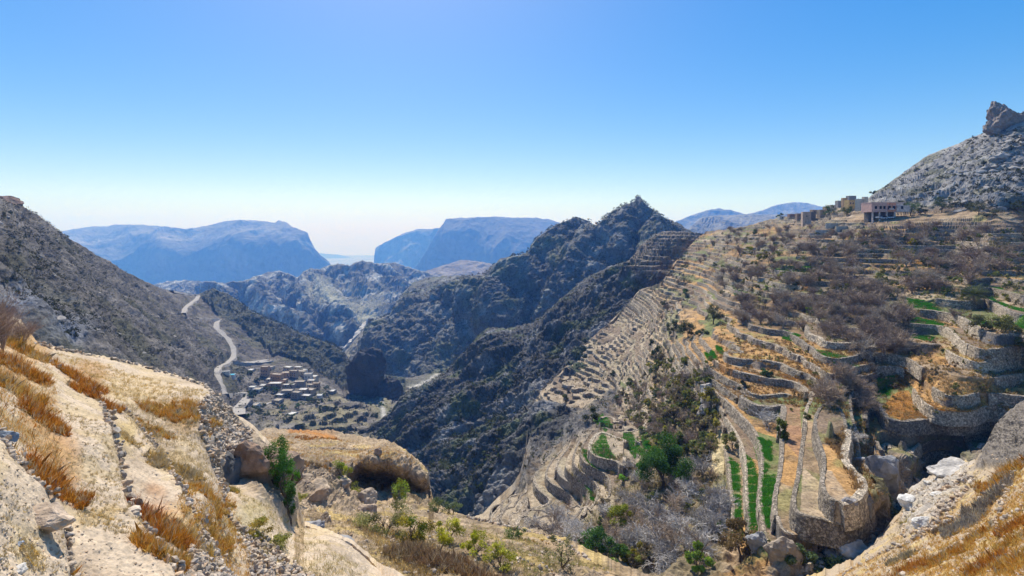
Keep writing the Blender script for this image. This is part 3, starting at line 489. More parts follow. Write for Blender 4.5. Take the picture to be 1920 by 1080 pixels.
# ------------------------------------------------------------------ mesh parts
def ico(sub):
    import bmesh
    bm = bmesh.new(); bmesh.ops.create_icosphere(bm, subdivisions=sub, radius=1); bm.verts.ensure_lookup_table()
    V = np.array([v.co[:] for v in bm.verts]); Fc = np.array([[v.index for v in f.verts] for f in bm.faces]); bm.free(); return V, Fc
ICO = {k: ico(k) for k in (1, 2, 3, 4, 5)}
def rock_vf(sub, seed, rough=.35, cuts=5):
    V, Fc = ICO[sub]; V = V.copy(); r = np.random.default_rng(seed)
    for _ in range(cuts):
        n = r.normal(size=3); n /= np.linalg.norm(n); d = r.uniform(.45, .75); k = V @ n; V = V - np.clip(k - d, 0, None)[:, None] * n * .92
    V = V * (1 + rough * fbm(V + seed * 3.1, .9, 3, seed))[:, None]
    if sub > 3: V = V * (1 + .13 * ridged(V + seed, .5, 5, seed, .6) + .10 * ridged(V * [1, 1, 3] + seed, .4, 3, seed + 5))[:, None]
    return V, Fc
class Bag:                                   # many small pieces gathered into one mesh
    def __init__(s): s.V = []; s.F = []; s.C = []; s.n = 0
    def add(s, V, Fc, c=(1, 1, 1)):
        s.V.append(V); s.F.append(Fc + s.n); s.C.append(np.broadcast_to(np.array(c, float), V.shape)); s.n += len(V)
    def mesh(s, name, mats, smooth=False):
        V = np.concatenate(s.V); C = np.concatenate(s.C); by = {}
        for f in s.F: by.setdefault(f.shape[1], []).append(f)
        return mesh_np(name, V, [np.concatenate(v) for v in by.values()], mats, C, smooth)
def rotz(V, a):
    c, s_ = math.cos(a), math.sin(a); return V @ np.array([[c, s_, 0], [-s_, c, 0], [0, 0, 1]])
def rrot(r):
    q = r.normal(size=4); q /= np.linalg.norm(q); a, b, c, d = q
    return np.array([[1 - 2 * (c * c + d * d), 2 * (b * c - a * d), 2 * (b * d + a * c)], [2 * (b * c + a * d), 1 - 2 * (b * b + d * d), 2 * (c * d - a * b)], [2 * (b * d - a * c), 2 * (c * d + a * b), 1 - 2 * (b * b + c * c)]])
LMD = [(1340, 600, 'by the lone olive tree'), (1430, 930, 'by the green crop strips'), (1245, 880, 'by the big dark green tree'), (1130, 840, 'by the divided green plot'), (1570, 675, 'by the curved green plot'), (1650, 720, 'left of the big orange plot'), (1710, 760, 'by the big orange plot'), (1826, 560, 'by the date palm'), (1885, 575, 'by the vivid green edge plot'), (1500, 530, 'by the square orange plot'), (1712, 460, 'by the bright yellow bush'), (1660, 410, 'below the pink building'), (1555, 430, 'below the pale concrete walls'), (1460, 415, 'by the white hut'), (1330, 450, 'at the slope top left'), (1260, 560, 'by the rim bushes'), (1150, 620, 'high on the bare spur'), (1100, 700, 'halfway along the bare spur'), (1040, 760, 'at the tip of the spur'), (1050, 930, 'on the lowest terraces'), (1200, 1000, 'among the silver dead trees'), (1290, 790, 'in the middle gully'), (1220, 740, 'in the upper gully'), (1400, 700, 'by the stepped plots'), (1600, 600, 'in the thick of the grove'), (1460, 580, 'at the left of the grove'), (1680, 620, 'at the right of the grove'), (1870, 240, 'under the hilltop pinnacle'), (1780, 320, 'mid hill'), (1890, 320, 'at the right frame edge'), (1800, 385, 'low on the hill'), (1690, 350, 'on the left flank of the hill'), (1650, 880, 'by the big grey boulder'), (1900, 470, 'at the upper right edge'), (1400, 510, 'on the left middle plots'), (1620, 500, 'right of the square orange plot'), (1800, 640, 'on the curved walls at right')]
LMH = [(20, 400, 'under the brown summit cliff'), (120, 480, 'on the upper ridge'), (60, 570, 'above the leafless shrubs'), (200, 560, 'in mid slope'), (220, 650, 'just above the sandy field'), (320, 590, 'left of the winding road'), (350, 670, 'beside the road bend')]
def near(sh, x, y, p=None):
    if p is not None: x, y = p[0] / p[1] * F + 960, HZ - p[2] / p[1] * F
    l = LMD if sh is D else LMH; return min(l, key=lambda a: (a[0] - x) ** 2 + (a[1] - y) ** 2)[2]
def vc_mat(name, rough=.9, trans=0.0, s=None):
    m, t, b = nodes(name); a = N(t, 'ShaderNodeAttribute', attribute_name='Col'); c = a.outputs['Color']
    if s:
        tc = N(t, 'ShaderNodeTexCoord'); n = N(t, 'ShaderNodeTexNoise', Scale=1 / s, Detail=6, Roughness=.7); t.links.new(tc.outputs['Object'], n.inputs['Vector'])
        c = mult(t, c, ramp(t, n.outputs['Fac'], [(.3, .6), (.7, 1.35)])); bp = N(t, 'ShaderNodeBump', Strength=.6, Distance=s * .3); t.links.new(n.outputs['Fac'], bp.inputs['Height']); t.links.new(bp.outputs[0], b.inputs['Normal'])
    t.links.new(c, b.inputs['Base Color']); b.inputs['Roughness'].default_value = rough
    if trans:
        o = t.nodes['Material Output']; tr = N(t, 'ShaderNodeBsdfTranslucent'); t.links.new(c, tr.inputs[0]); mx = N(t, 'ShaderNodeMixShader'); mx.inputs[0].default_value = trans
        t.links.new(b.outputs[0], mx.inputs[1]); t.links.new(tr.outputs[0], mx.inputs[2]); t.links.new(mx.outputs[0], o.inputs['Surface'])
    return m
m_leaf = vc_mat('leaf', .7, .35); m_straw = vc_mat('straw', .8, .35); m_bark = vc_mat('bark', .95); m_stone = vc_mat('stone', .9, s=.25); m_boulder = vc_mat('boulder', .9, s=1.2)

def leaves(n, rad, leaf, col_, seed, clumps=14, flatb=.25, var=.35, c2=None):
    """crown: small leaf faces in clumps spread through an uneven volume with gaps"""
    r = np.random.default_rng(seed); rad = np.array(rad, float)
    d = r.normal(size=(clumps, 3)); d /= np.linalg.norm(d, axis=1, keepdims=True); d[:, 2] = np.where(d[:, 2] < -.75, -d[:, 2], d[:, 2])
    cc = d * (r.uniform(.35, .85, (clumps, 1))) ; cs = r.uniform(.16, .34, clumps)
    k = r.integers(0, clumps, n); p = r.normal(size=(n, 3)); p /= np.linalg.norm(p, axis=1, keepdims=True) + 1e-9
    p = cc[k] + p * (cs[k] * r.uniform(.3, 1.15, n))[:, None]; p = p * rad
    a = r.normal(size=(n, 3)); a /= np.linalg.norm(a, axis=1, keepdims=True); b = np.cross(a, r.normal(size=(n, 3))); b /= np.linalg.norm(b, axis=1, keepdims=True)
    l = (leaf * r.uniform(.6, 1.4, n))[:, None]; w_ = l * .55
    V = np.stack([p - a * l * .5, p + b * w_ * .5, p + a * l * .5, p - b * w_ * .5], 1).reshape(-1, 3)
    Fc = np.arange(4 * n).reshape(n, 4); base = np.array(col_)[None] * np.ones((n, 3))
    if c2 is not None: base = np.where((r.uniform(size=clumps)[k] < .4)[:, None], np.array(c2)[None], base)
    c = base * (1 + var * (r.uniform(-1, 1, clumps)[k] + .6 * r.uniform(-1, 1, n)))[:, None]
    return V, Fc, np.repeat(np.clip(c, .005, 1), 4, 0)
def prism(p0, p1, r0, r1, k=3):
    d = p1 - p0; L = np.linalg.norm(d) + 1e-9; d = d / L; u = np.cross(d, [.31, .2, .93]); u /= np.linalg.norm(u) + 1e-9; v = np.cross(d, u)
    a = np.arange(k) * 2 * math.pi / k; ring = np.cos(a)[:, None] * u + np.sin(a)[:, None] * v
    V = np.concatenate([p0 + ring * r0, p1 + ring * r1]); i = np.arange(k); j = (i + 1) % k
    return V, np.stack([i, j, j + k, i + k], 1)
def branches(seed, h, spread, levels, r0, n0, nsub, c, up=.35, twist=.5, trunk=.2):
    """a leafless tree: every limb, branch and twig tapering out"""
    r = np.random.default_rng(seed); bag = Bag(); c = np.array(c)
    def grow(p, d, L, rad, lv):
        nseg = 3 if lv < 2 else 2; pts = [p]
        for s_ in range(nseg):
            d = d + r.normal(size=3) * twist * .35 + np.array([0, 0, up * .18]); d /= np.linalg.norm(d)
            q = pts[-1] + d * L / nseg; ra = rad * (1 - .55 * s_ / nseg); rb = rad * (1 - .55 * (s_ + 1) / nseg)
            V, Fc = prism(pts[-1], q, ra, rb, 4 if lv == 0 else 3); bag.add(V, Fc, c * r.uniform(.75, 1.25)); pts.append(q)
        if lv < levels:
            for _ in range(nsub[lv]):
                t_ = r.uniform(.25, 1.0); k = min(int(t_ * nseg), nseg - 1); b = pts[k] + (pts[k + 1] - pts[k]) * (t_ * nseg - k)
                nd = d + r.normal(size=3) * spread; nd[2] = nd[2] * .8 + up * .3; nd /= np.linalg.norm(nd); grow(b, nd, L * r.uniform(.45, .75), rad * .5, lv + 1)
    for _ in range(n0):
        a = r.uniform(0, 6.283); t_ = r.uniform(.25, .9) * spread; d = np.array([math.cos(a) * t_, math.sin(a) * t_, 1.0]); d /= np.linalg.norm(d)
        grow(np.array([0, 0, h * trunk * .85]), d, h * r.uniform(.38, .5), r0 * .6, 0)
    if trunk > 0:
        V, Fc = prism(np.array([0, 0, -.4]), np.array([0, 0, h * trunk * .9]), r0 * 1.15, r0 * .8, 6); bag.add(V, Fc, c * .8)
    return bag
def tufts(n, area, h, c, seed, c2=None, lean=.5, wd=.012, clump=1):
    r = np.random.default_rng(seed); ang = r.uniform(0, 6.283, n); rr = np.sqrt(r.uniform(0, 1, n)) * area
    p = np.stack([np.cos(ang) * rr, np.sin(ang) * rr, np.zeros(n)], 1)
    return blades(p, h, c, r, c2, lean, wd, out=p / (area + 1e-9))
def blades(p, h, c, r, c2=None, lean=.5, wd=.012, out=None):
    n = len(p); hh = h * r.uniform(.45, 1.15, n); d = r.normal(size=(n, 3)) * lean; 
    if out is not None: d = d + out * lean * 1.2
    d[:, 2] = 1; d /= np.linalg.norm(d, axis=1, keepdims=True); s_ = np.cross(d, r.normal(size=(n, 3))); s_ /= np.linalg.norm(s_, axis=1, keepdims=True)
    m_ = p + d * hh[:, None] * .55; tip = p + d * hh[:, None] + r.normal(size=(n, 3)) * (hh * .18)[:, None]; wd = wd * r.uniform(.6, 1.5, (n, 1))
    V = np.stack([p - s_ * wd, p + s_ * wd, m_ + s_ * wd * .8, tip, m_ - s_ * wd * .8], 1).reshape(-1, 3)
    i = np.arange(n) * 5; Fq = np.stack([i, i + 1, i + 2, i + 3, i + 4], 1)
    b = np.array(c)[None] * np.ones((n, 3))
    if c2 is not None: b = np.where((r.uniform(size=n) < .4)[:, None], np.array(c2)[None], b)
    return V, Fq, np.repeat(b * r.uniform(.6, 1.35, (n, 1)), 5, 0)
def mk(name, parts, mats, smooth=False):
    b = Bag()
    for V, Fc, c in parts: b.add(V, Fc, c)
    return b.mesh(name, mats, smooth)
def place(o, p, rz=0, sc=1.0): o.location = p; o.rotation_euler = (0, 0, rz); o.scale = (sc,) * 3 if np.isscalar(sc) else sc; return o
def pxm(p): return F / p[1]                  # photograph pixels per metre at a point
def rnd_in(poly, n, seed):
    r = np.random.default_rng(seed); a = np.array(poly); out = []
    while len(out) < n:
        q = r.uniform(a.min(0), a.max(0), (n * 2, 2)); out += [tuple(v) for v in q[inpoly(q[:, 0], q[:, 1], poly)]]
    return out[:n]

# ------------------------------------------------------------------ dry-stone terrace walls, one per run of contour
m_wall = ground_mat('dry_stone', None, s=2.5, bump=1.0, bd=.12, vary=(.7, 1.25), stone=3.4)
def contours(P, q, lev, ok):
    a = q - lev; s_ = a > 0; nr, nc = q.shape; nxt = {}; pts = {}
    def cross(k1, k2):
        key = (k1, k2) if k1 < k2 else (k2, k1)
        if key not in pts:
            i1, j1 = divmod(key[0], nc); i2, j2 = divmod(key[1], nc); t_ = a[i1, j1] / (a[i1, j1] - a[i2, j2]); pts[key] = P[i1, j1] * (1 - t_) + P[i2, j2] * t_
        return key
    cs = s_[:-1, :-1] * 1 + s_[:-1, 1:] * 1 + s_[1:, 1:] * 1 + s_[1:, :-1] * 1
    I, J = np.nonzero((cs > 0) & (cs < 4) & ok[:-1, :-1])
    for i, j in zip(I.tolist(), J.tolist()):
        v = [(i, j), (i, j + 1), (i + 1, j + 1), (i + 1, j)]; ks = [x * nc + y for x, y in v]; e = []
        for m_ in range(4):
            n_ = (m_ + 1) % 4
            if s_[v[m_]] != s_[v[n_]]: e.append((cross(ks[m_], ks[n_]), bool(s_[v[m_]])))
        if len(e) == 2:
            A_, B_ = (e[0][0], e[1][0]) if e[0][1] else (e[1][0], e[0][0]); nxt[A_] = B_
    rev = set(nxt.values()); starts = [k for k in nxt if k not in rev]; seen = set(); lines = []
    for st in starts + list(nxt):
        if st in seen: continue
        L_ = [st]; seen.add(st); k = st
        while k in nxt and nxt[k] not in seen: k = nxt[k]; seen.add(k); L_.append(k)
        if len(L_) > 6: lines.append(np.array([pts[k] for k in L_]))
    return lines
def resample(L_, step):
    d = np.concatenate([[0], np.cumsum(np.linalg.norm(np.diff(L_, axis=0), axis=1))]); n = max(int(d[-1] / step), 2)
    t_ = np.linspace(0, d[-1], n + 1); return np.stack([np.interp(t_, d, L_[:, k]) for k in range(3)], 1), d[-1]
def wall_mesh(name, L_, ztop, hgt, thick, c, batter=.25, side_=1):
    for _ in range(3): L_[1:-1] = (L_[:-2] + 2 * L_[1:-1] + L_[2:]) / 4
    t_ = np.gradient(L_[:, :2], axis=0); t_ /= np.linalg.norm(t_, axis=1, keepdims=True) + 1e-9; nrm = np.stack([t_[:, 1], -t_[:, 0]], 1) * side_
    n = len(L_); zt = ztop + .12 + .1 * fbm(L_, 1.5, 2, 7); rows = []
    prof = [(-.15, -.5), (-.15, 0), (thick * .5, .03), (thick, -.02)] + [(thick + batter * k / 5, -hgt * k / 5) for k in (1, 2, 3, 4, 5)] + [(thick + batter, -hgt - .6)]
    for o_, dz in prof:
        q = np.zeros((n, 3)); q[:, :2] = L_[:, :2] + nrm * o_; q[:, 2] = zt + dz; q[:, :2] += nrm * (.13 * fbm(q, .8, 2, 9))[:, None] * (o_ > .1); rows.append(q)
    V = np.stack(rows, 0); m_ = len(prof); idx = np.arange(m_ * n).reshape(m_, n)
    Fc = np.stack([idx[:-1, :-1], idx[:-1, 1:], idx[1:, 1:], idx[1:, :-1]], -1).reshape(-1, 4)
    V = V.reshape(-1, 3); caps = [idx[:, 0][None], idx[:, -1][None]]
    return mesh_np(name, V, [Fc, np.array(caps[0]), np.array(caps[1])], [m_wall], np.ones(V.shape) * np.array(c))
P_ = base[::2, ::2]; okm = (tm > .55)[::2, ::2]
okm &= ~inpoly(D.px, D.py, [(1170, 430), (1620, 430), (1620, 380), (1900, 380), (1900, 418), (1400, 440)])[::2, ::2]
runs = []
trs = trc[::2, ::2]
jobs = []
for hh_, mk_ in ((H, okm & trs), (H2, okm & ~trs)):
    qq = zz[::2, ::2] / hh_; jobs += [(hh_, k, qq, mk_) for k in range(int(np.floor(qq[mk_].min())), int(qq[mk_].max()) + 1)]
for hh_, k, qq, mk_ in jobs:
    for L_ in contours(P_, qq, k + .0001, mk_):
        L_, ln = resample(L_, .55)
        if ln < 6: continue
        i0 = 0; r = np.random.default_rng(abs(k) * 77 + len(L_))
        while i0 < len(L_) - 8:
            m_ = int(r.uniform(35, 110)); seg = L_[i0:i0 + m_ + 1].copy(); i0 += m_
            if len(seg) < 9: continue
            c = seg[len(seg) // 2]; far_ = c[1] > 190; u = c[0] / c[1] * F + 960; v = -c[2] / c[1] * F + HZ
            if not (-20 < u < 1960 and v < 1100): continue
            if r.uniform() < (.5 if u < 1260 and v < 800 else .25 if far_ else .08): continue          # some stretches have slumped away
            runs.append((len(seg) * .55 / c[1] * hh_, k, seg, u, v, hh_))
runs.sort(key=lambda a: -a[0]); print('walls', len(runs))
WC = [(.46, .37, .27), (.38, .31, .23), (.50, .41, .30), (.35, .29, .22)]
def wname(u, v, sz): return ('long ' if sz > .5 else 'short ' if sz < .15 else '') + 'weathered dry-stone retaining wall ' + near(D, u, v)
for i, (sz, k, seg, u, v, hh_) in enumerate(runs[:300]):
    r = np.random.default_rng(i); side_ = 1
    # uphill lies on one side of the run: the wall's face looks the other way
    mid = len(seg) // 2; t_ = seg[mid + 1] - seg[mid - 1]; nrm = np.array([t_[1], -t_[0]]); nrm /= np.linalg.norm(nrm) + 1e-9
    P0 = base.reshape(-1, 3)[::7]; Z0 = zz.reshape(-1)[::7] / hh_; dd = (P0[:, 0] - seg[mid, 0]) ** 2 + (P0[:, 1] - seg[mid, 1]) ** 2; nn = np.argsort(dd)[:12]
    A_ = np.c_[P0[nn, :2] - seg[mid, :2], np.ones(12)]; gr = np.linalg.lstsq(A_, Z0[nn], rcond=None)[0][:2]
    side_ = -1 if gr @ nrm > 0 else 1; tread = 1 / (np.linalg.norm(gr) + 1e-6)
    th = float(np.clip(.14 * tread, .35, .9)); o = obj('terrace_wall', wall_mesh('terrace_wall', seg, k * hh_, hh_ * .97, th, np.array(WC[r.integers(4)]) * r.uniform(.85, 1.15), .3, side_))
    tag(o, wname(u, v, sz), 'wall', 'dry-stone walls holding up the terraces')

# ------------------------------------------------------------------ roads
m_road = ground_mat('dirt_road', (.34, .31, .28), s=6, bump=.3, bd=.1, vary=(.85, 1.1))
def strip_road(name, label, sh, line, wd, lift=.5, mat=None, n=60):
    l = np.array(line, float); d = np.concatenate([[0], np.cumsum(np.hypot(*np.diff(l, axis=0).T))]); t_ = np.linspace(0, d[-1], n)
    xs = np.interp(t_, d, l[:, 0]); ys = np.interp(t_, d, l[:, 1]); Pp = np.array([sh.at(a, b) for a, b in zip(xs, ys)])
    for _ in range(5): Pp[1:-1] = (Pp[:-2] + 2 * Pp[1:-1] + Pp[2:]) / 4
    g_ = np.gradient(Pp[:, :2], axis=0); g_ /= np.linalg.norm(g_, axis=1, keepdims=True) + 1e-9; nr = np.stack([g_[:, 1], -g_[:, 0], 0 * g_[:, 0]], 1)
    wv = (wd * (1 + .15 * np.sin(np.arange(n) * .7)))[:, None] if np.ndim(wd) == 0 else np.interp(t_ / d[-1], np.linspace(0, 1, len(wd)), wd)[:, None]
    up_ = np.array([0, 0, lift]); rows = [Pp - nr * (wv * .5 + 1.2) - [0, 0, 2.5], Pp - nr * wv * .5 + up_, Pp + nr * wv * .5 + up_, Pp + nr * (wv * .5 + 1.2) - [0, 0, 2.5]]
    V = np.stack(rows, 0); idx = np.arange(4 * n).reshape(4, n); Fc = np.stack([idx[:-1, :-1], idx[:-1, 1:], idx[1:, 1:], idx[1:, :-1]], -1).reshape(-1, 4)
    return tag(obj(name, mesh_np(name, V.reshape(-1, 3), Fc, [mat or m_road], None, False)), label, None, None, 'structure')
strip_road('road', 'dirt road crossing the saddle at the top of the left hillside', HL, ROADS[0], 10, 1.)
strip_road('road', 'pale winding road coming down the left hillside', HL, ROADS[1], 9.5, 1., n=110)
strip_road('road', 'side road running level to the village', HL, ROADS[2], [10, 12, 13, 20], 2.6)
strip_road('road', 'widening road end below the hillside', HL, ROADS[3], [11, 12, 13, 20, 30], 1.8)
strip_road('road', 'narrow track into the village', HL, ROADS[4], 3.5, .6)
m_track = ground_mat('pale_track', (.62, .55, .47), s=20, bump=.1)
strip_road('road', 'straight pale track climbing the far valley side', PEAK, [(690, 597), (684, 606), (676, 620), (668, 632), (656, 645), (643, 657)], 13, 7.0, m_track)

# ------------------------------------------------------------------ far rocks
def outcrop(name, label, cat, p, rad, seed, c, sub=4, rough=.35, cuts=5, rz=0, mat=None, tilt=(0, 0)):
    V, Fc = rock_vf(sub, seed, rough, cuts); V = V * np.array(rad)
    cc = np.array(c) * (1 + .35 * fbm(V + seed * 9, max(rad) * .5, 3, seed))[:, None]
    o = obj(name, mesh_np(name, V, Fc, [mat or m_boulder], cc, False), None, p); o.rotation_euler = (tilt[0], tilt[1], rz); return tag(o, label, cat)
p = HL.at(700, 700); Yb = p[1]
Yb = 640.
outcrop('rock_tower', 'dark flat-topped rock tower standing in the valley beyond the village', 'rock', (Yb * (-.272), Yb, -Yb * .29), (28, 20, 36), 5, (.085, .078, .075), 5, .22, 7, mat=m_boulder)
outcrop('rock_tower', 'lower dark shoulder of rock right of the flat-topped tower', 'rock', (Yb * (-.23), Yb - 2, -Yb * .325), (19, 18, 25), 8, (.08, .075, .07), 5, .25, 6, mat=m_boulder)
def atY(px, py, Y): return un(px, py, Y)
outcrop('rock_pinnacle', 'tall grey-brown rock pinnacle on top of the right-hand hill', 'rock', atY(1884, 228, 345), (10, 7, 13.5), 14, (.27, .22, .19), 5, .4, 7)
outcrop('rock_pinnacle', 'smaller broken rock at the frame edge beside the hilltop pinnacle', 'rock', atY(1918, 238, 345), (5, 5, 9), 21, (.25, .21, .18), 4, .4, 5)
outcrop('rock_pinnacle', 'low broken rock at the left foot of the hilltop pinnacle', 'rock', atY(1858, 240, 345), (4, 4, 4.5), 25, (.25, .21, .18), 4, .4, 5)
outcrop('summit_rock', 'small square rock cap on the pyramid summit', 'rock', atY(1196, 373, 1050), (6, 6, 6), 33, (.16, .15, .14), 3, .2, 4)
outcrop('summit_rock', 'brown blocky cliff crowning the left hillside', 'rock', atY(14, 381, 350), (11, 8, 4.6), 17, (.20, .13, .10), 4, .25, 6)

# boulders on the two rocky slopes, and scrub
rocks_m = []
for k in range(6):
    V, Fc = rock_vf(2, 200 + k, .3, 6); V = V * np.array([1, .8, .55]); rocks_m.append(mesh_np('boulder', V, Fc, [m_boulder], np.ones(V.shape) * np.array([(.30, .28, .26), (.24, .22, .20), (.34, .31, .28)][k % 3])))
HILLP = [(1640, 375), (1700, 325), (1780, 280), (1850, 252), (1925, 240), (1925, 395), (1800, 395), (1680, 385)]
LEFTP = [(-5, 385), (60, 405), (180, 485), (300, 550), (345, 600), (380, 660), (400, 700), (330, 690), (200, 655), (110, 640), (-5, 560)]
def scatter(meshes, pts, sh, label, cat, group, size, name, seed, sink=.25, al=None):
    r = np.random.default_rng(seed)
    for k, (x, y) in enumerate(pts):
        p = sh.at(x, y); s_ = size[0] + (size[1] - size[0]) * r.uniform() ** 2.2
        s_ *= (1 if al is None else al(p)); o = bpy.data.objects.new(name, meshes[r.integers(len(meshes))]); col.objects.link(o)
        place(o, (p[0], p[1], p[2] - s_ * sink), r.uniform(0, 6.28), (s_ * r.uniform(.8, 1.3), s_ * r.uniform(.8, 1.2), s_ * r.uniform(.8, 1.2))); fz = (s_ - size[0]) / (size[1] - size[0] + 1e-9); tag(o, ('small ' if fz < .2 else 'medium-sized ' if fz < .6 else 'large ') + label + ' ' + near(sh, x, y), cat, group)
scatter(rocks_m, rnd_in(HILLP, 170, 5), D, 'angular grey boulder', 'rock', 'boulders on the right-hand hill', (.9, 4.2), 'boulder', 1)
scatter(rocks_m, rnd_in(LEFTP, 130, 6), HL, 'angular grey boulder', 'rock', 'boulders on the left hillside', (.7, 3.2), 'boulder', 2)
sh_m = []
for k in range(5):
    V, Fc, c = leaves(260, (1, 1, .8), .28, [(.05, .06, .025), (.07, .075, .035), (.10, .10, .06)][k % 3], 300 + k, 9); V[:, 2] += .55; sh_m.append(mk('shrub', [(V, Fc, c)], [m_leaf]))
scatter(sh_m, rnd_in(HILLP, 130, 7), D, 'dark rounded shrub', 'shrub', 'shrubs on the right-hand hill', (1.0, 2.6), 'shrub', 3, .1)
scatter(sh_m, rnd_in(LEFTP, 150, 8), HL, 'dark low shrub', 'shrub', 'shrubs on the left hillside', (.8, 2.2), 'shrub', 4, .1)
def stuff_leaf(name, label, spec, mat, cat=None):
    bag = Bag()
    for sh, poly, n, size, cols, seed, nl in spec:
        r = np.random.default_rng(seed); protos = [leaves(nl, (1, 1, .8), .42, (1, 1, 1), seed + k, 5, var=.3) for k in range(5)]
        for (x, y) in rnd_in(poly, n, seed):
            p = sh.at(x, y, False); V, Fc, c = protos[r.integers(5)]; s_ = r.uniform(*size); bag.add(rotz(V, r.uniform(0, 6)) * s_ + p + [0, 0, s_ * .5], Fc, c * np.array(cols[r.integers(len(cols))]) * r.uniform(.7, 1.3))
    return tag(obj(name, bag.mesh(name, [mat])), label, cat, None, 'stuff')
DK = [(.04, .045, .02), (.06, .065, .03), (.09, .085, .05)]
stuff_leaf('scrub', 'low dark scrub scattered over the slopes', [
    (HL, LEFTP, 2200, (.5, 1.6), DK, 11, 26), (HL, [(385, 548), (640, 655), (740, 720), (640, 730), (520, 675), (440, 610)], 900, (1.5, 4), DK, 12, 26), (HL, [(350, 600), (430, 690), (480, 690), (640, 740), (780, 760), (800, 900), (600, 860), (400, 790)], 1100, (.8, 2.4), DK + [(.12, .13, .04)], 13, 30),
    (D, HILLP, 900, (.5, 1.4), DK, 14, 26), (D, [(1330, 440), (1925, 430), (1925, 560), (1700, 560), (1350, 560)], 260, (1.0, 2.4), [(.20, .19, .05), (.13, .15, .04), (.24, .2, .1)], 18, 60), (D, [(1150, 745), (1240, 670), (1330, 690), (1345, 800), (1330, 870), (1230, 840), (1180, 800)], 160, (1.0, 2.6), [(.20, .20, .05), (.13, .15, .04), (.24, .2, .1), (.3, .26, .05)], 19, 60), (D, [(1350, 560), (1920, 600), (1900, 780), (1360, 760)], 140, (.6, 1.5), [(.22, .2, .06), (.26, .18, .08)], 20, 50), (PEAK, [(700, 620), (800, 525), (900, 520), (1000, 470), (1195, 380), (1290, 435), (1200, 480), (1000, 620), (800, 700)], 1500, (2, 5), DK, 15, 22),
    (GORGE, [(740, 770), (850, 690), (1000, 610), (1100, 540), (1200, 470), (1300, 440), (1200, 540), (990, 770), (980, 900), (930, 960), (830, 940)], 1600, (.8, 2.6), DK + [(.08, .10, .03)], 16, 28), (D, [(985, 900), (1000, 760), (1200, 545), (1300, 440), (1300, 560), (1200, 650), (1100, 830), (1010, 880)], 500, (.5, 1.3), DK + [(.10, .12, .03)], 17, 28)], m_leaf)

# ------------------------------------------------------------------ leafless orchard trees
GB = (.36, .27, .19); GP = (.50, .46, .41)
bt = [branches(40 + k, 1.0, .75, 3, .045, 6, [6, 6, 3], [GB, (.30, .22, .16), (.40, .33, .25)][k % 3], trunk=.14).mesh('orchard_tree', [m_bark]) for k in range(5)]
pt = [branches(60 + k, 1.0, .85, 3, .045, 6, [6, 5, 4], [GP, (.36, .33, .30), (.28, .24, .21)][k % 3], up=.15, twist=.8, trunk=.1).mesh('bare_tree', [m_bark]) for k in range(4)]
def trees(meshes, pts, sh, label, cat, group, size, name, seed, ws=1.25):
    r = np.random.default_rng(seed)
    for (x, y) in pts:
        p = sh.at(x, y); s_ = r.uniform(*size); o = bpy.data.objects.new(name, meshes[r.integers(len(meshes))]); col.objects.link(o)
        place(o, (p[0], p[1], p[2] - .15), r.uniform(0, 6.28), (s_ * ws * r.uniform(.85, 1.15), s_ * ws * r.uniform(.85, 1.15), s_)); fz = (s_ - size[0]) / (size[1] - size[0]); tag(o, ('low ' if fz < .33 else 'middling ' if fz < .66 else 'tall ') + label + ' ' + near(sh, x, y), cat, group)
G_ = 'leafless orchard trees on the terraces'
trees(bt, rnd_in([(1385, 560), (1500, 548), (1600, 540), (1695, 548), (1708, 600), (1695, 660), (1650, 700), (1600, 655), (1540, 630), (1450, 612), (1385, 610)], 95, 21), D, 'leafless brown orchard tree', 'tree', G_, (4.4, 6.6), 'orchard_tree', 21)
trees(bt, rnd_in([(1545, 700), (1630, 710), (1635, 770), (1590, 790), (1550, 760)], 14, 22), D, 'leafless brown orchard tree', 'tree', G_, (4.6, 6.4), 'orchard_tree', 22)
trees(bt, rnd_in([(1340, 505), (1500, 495), (1600, 490), (1610, 535), (1480, 545), (1345, 545)], 55, 23), D, 'leafless brown orchard tree', 'tree', G_, (4, 6), 'orchard_tree', 23)
trees(bt, rnd_in([(1690, 480), (1925, 470), (1925, 505), (1840, 520), (1780, 560), (1700, 555)], 52, 24), D, 'leafless brown orchard tree', 'tree', G_, (4.4, 6.6), 'orchard_tree', 24)
trees(bt, rnd_in([(1330, 440), (1500, 420), (1560, 445), (1700, 425), (1850, 432), (1850, 452), (1600, 485), (1400, 485), (1320, 458)], 84, 25), D, 'leafless brown orchard tree', 'tree', G_, (4, 6), 'orchard_tree', 25)
trees(bt, rnd_in([(1250, 490), (1330, 445), (1345, 500), (1300, 560), (1240, 600)], 14, 27), D, 'leafless tree near the gorge rim', 'tree', 'leafless trees near the gorge rim', (3, 5), 'orchard_tree', 27)
trees(bt + pt[2:3], rnd_in([(1150, 745), (1240, 680), (1330, 700), (1345, 780), (1320, 850), (1230, 830), (1170, 800)], 60, 26), D, 'greyish leafless bush', 'tree', 'leafless bushes in the gully', (2.6, 4.6), 'bare_bush', 26)
trees(pt[:2], rnd_in([(985, 965), (1100, 950), (1190, 900), (1345, 880), (1360, 1030), (1250, 1075), (1080, 1040)], 30, 28), D, 'silver-grey leafless tree', 'tree', 'silver-grey bare trees at the bottom', (3.4, 6), 'bare_tree', 28, 1.1)
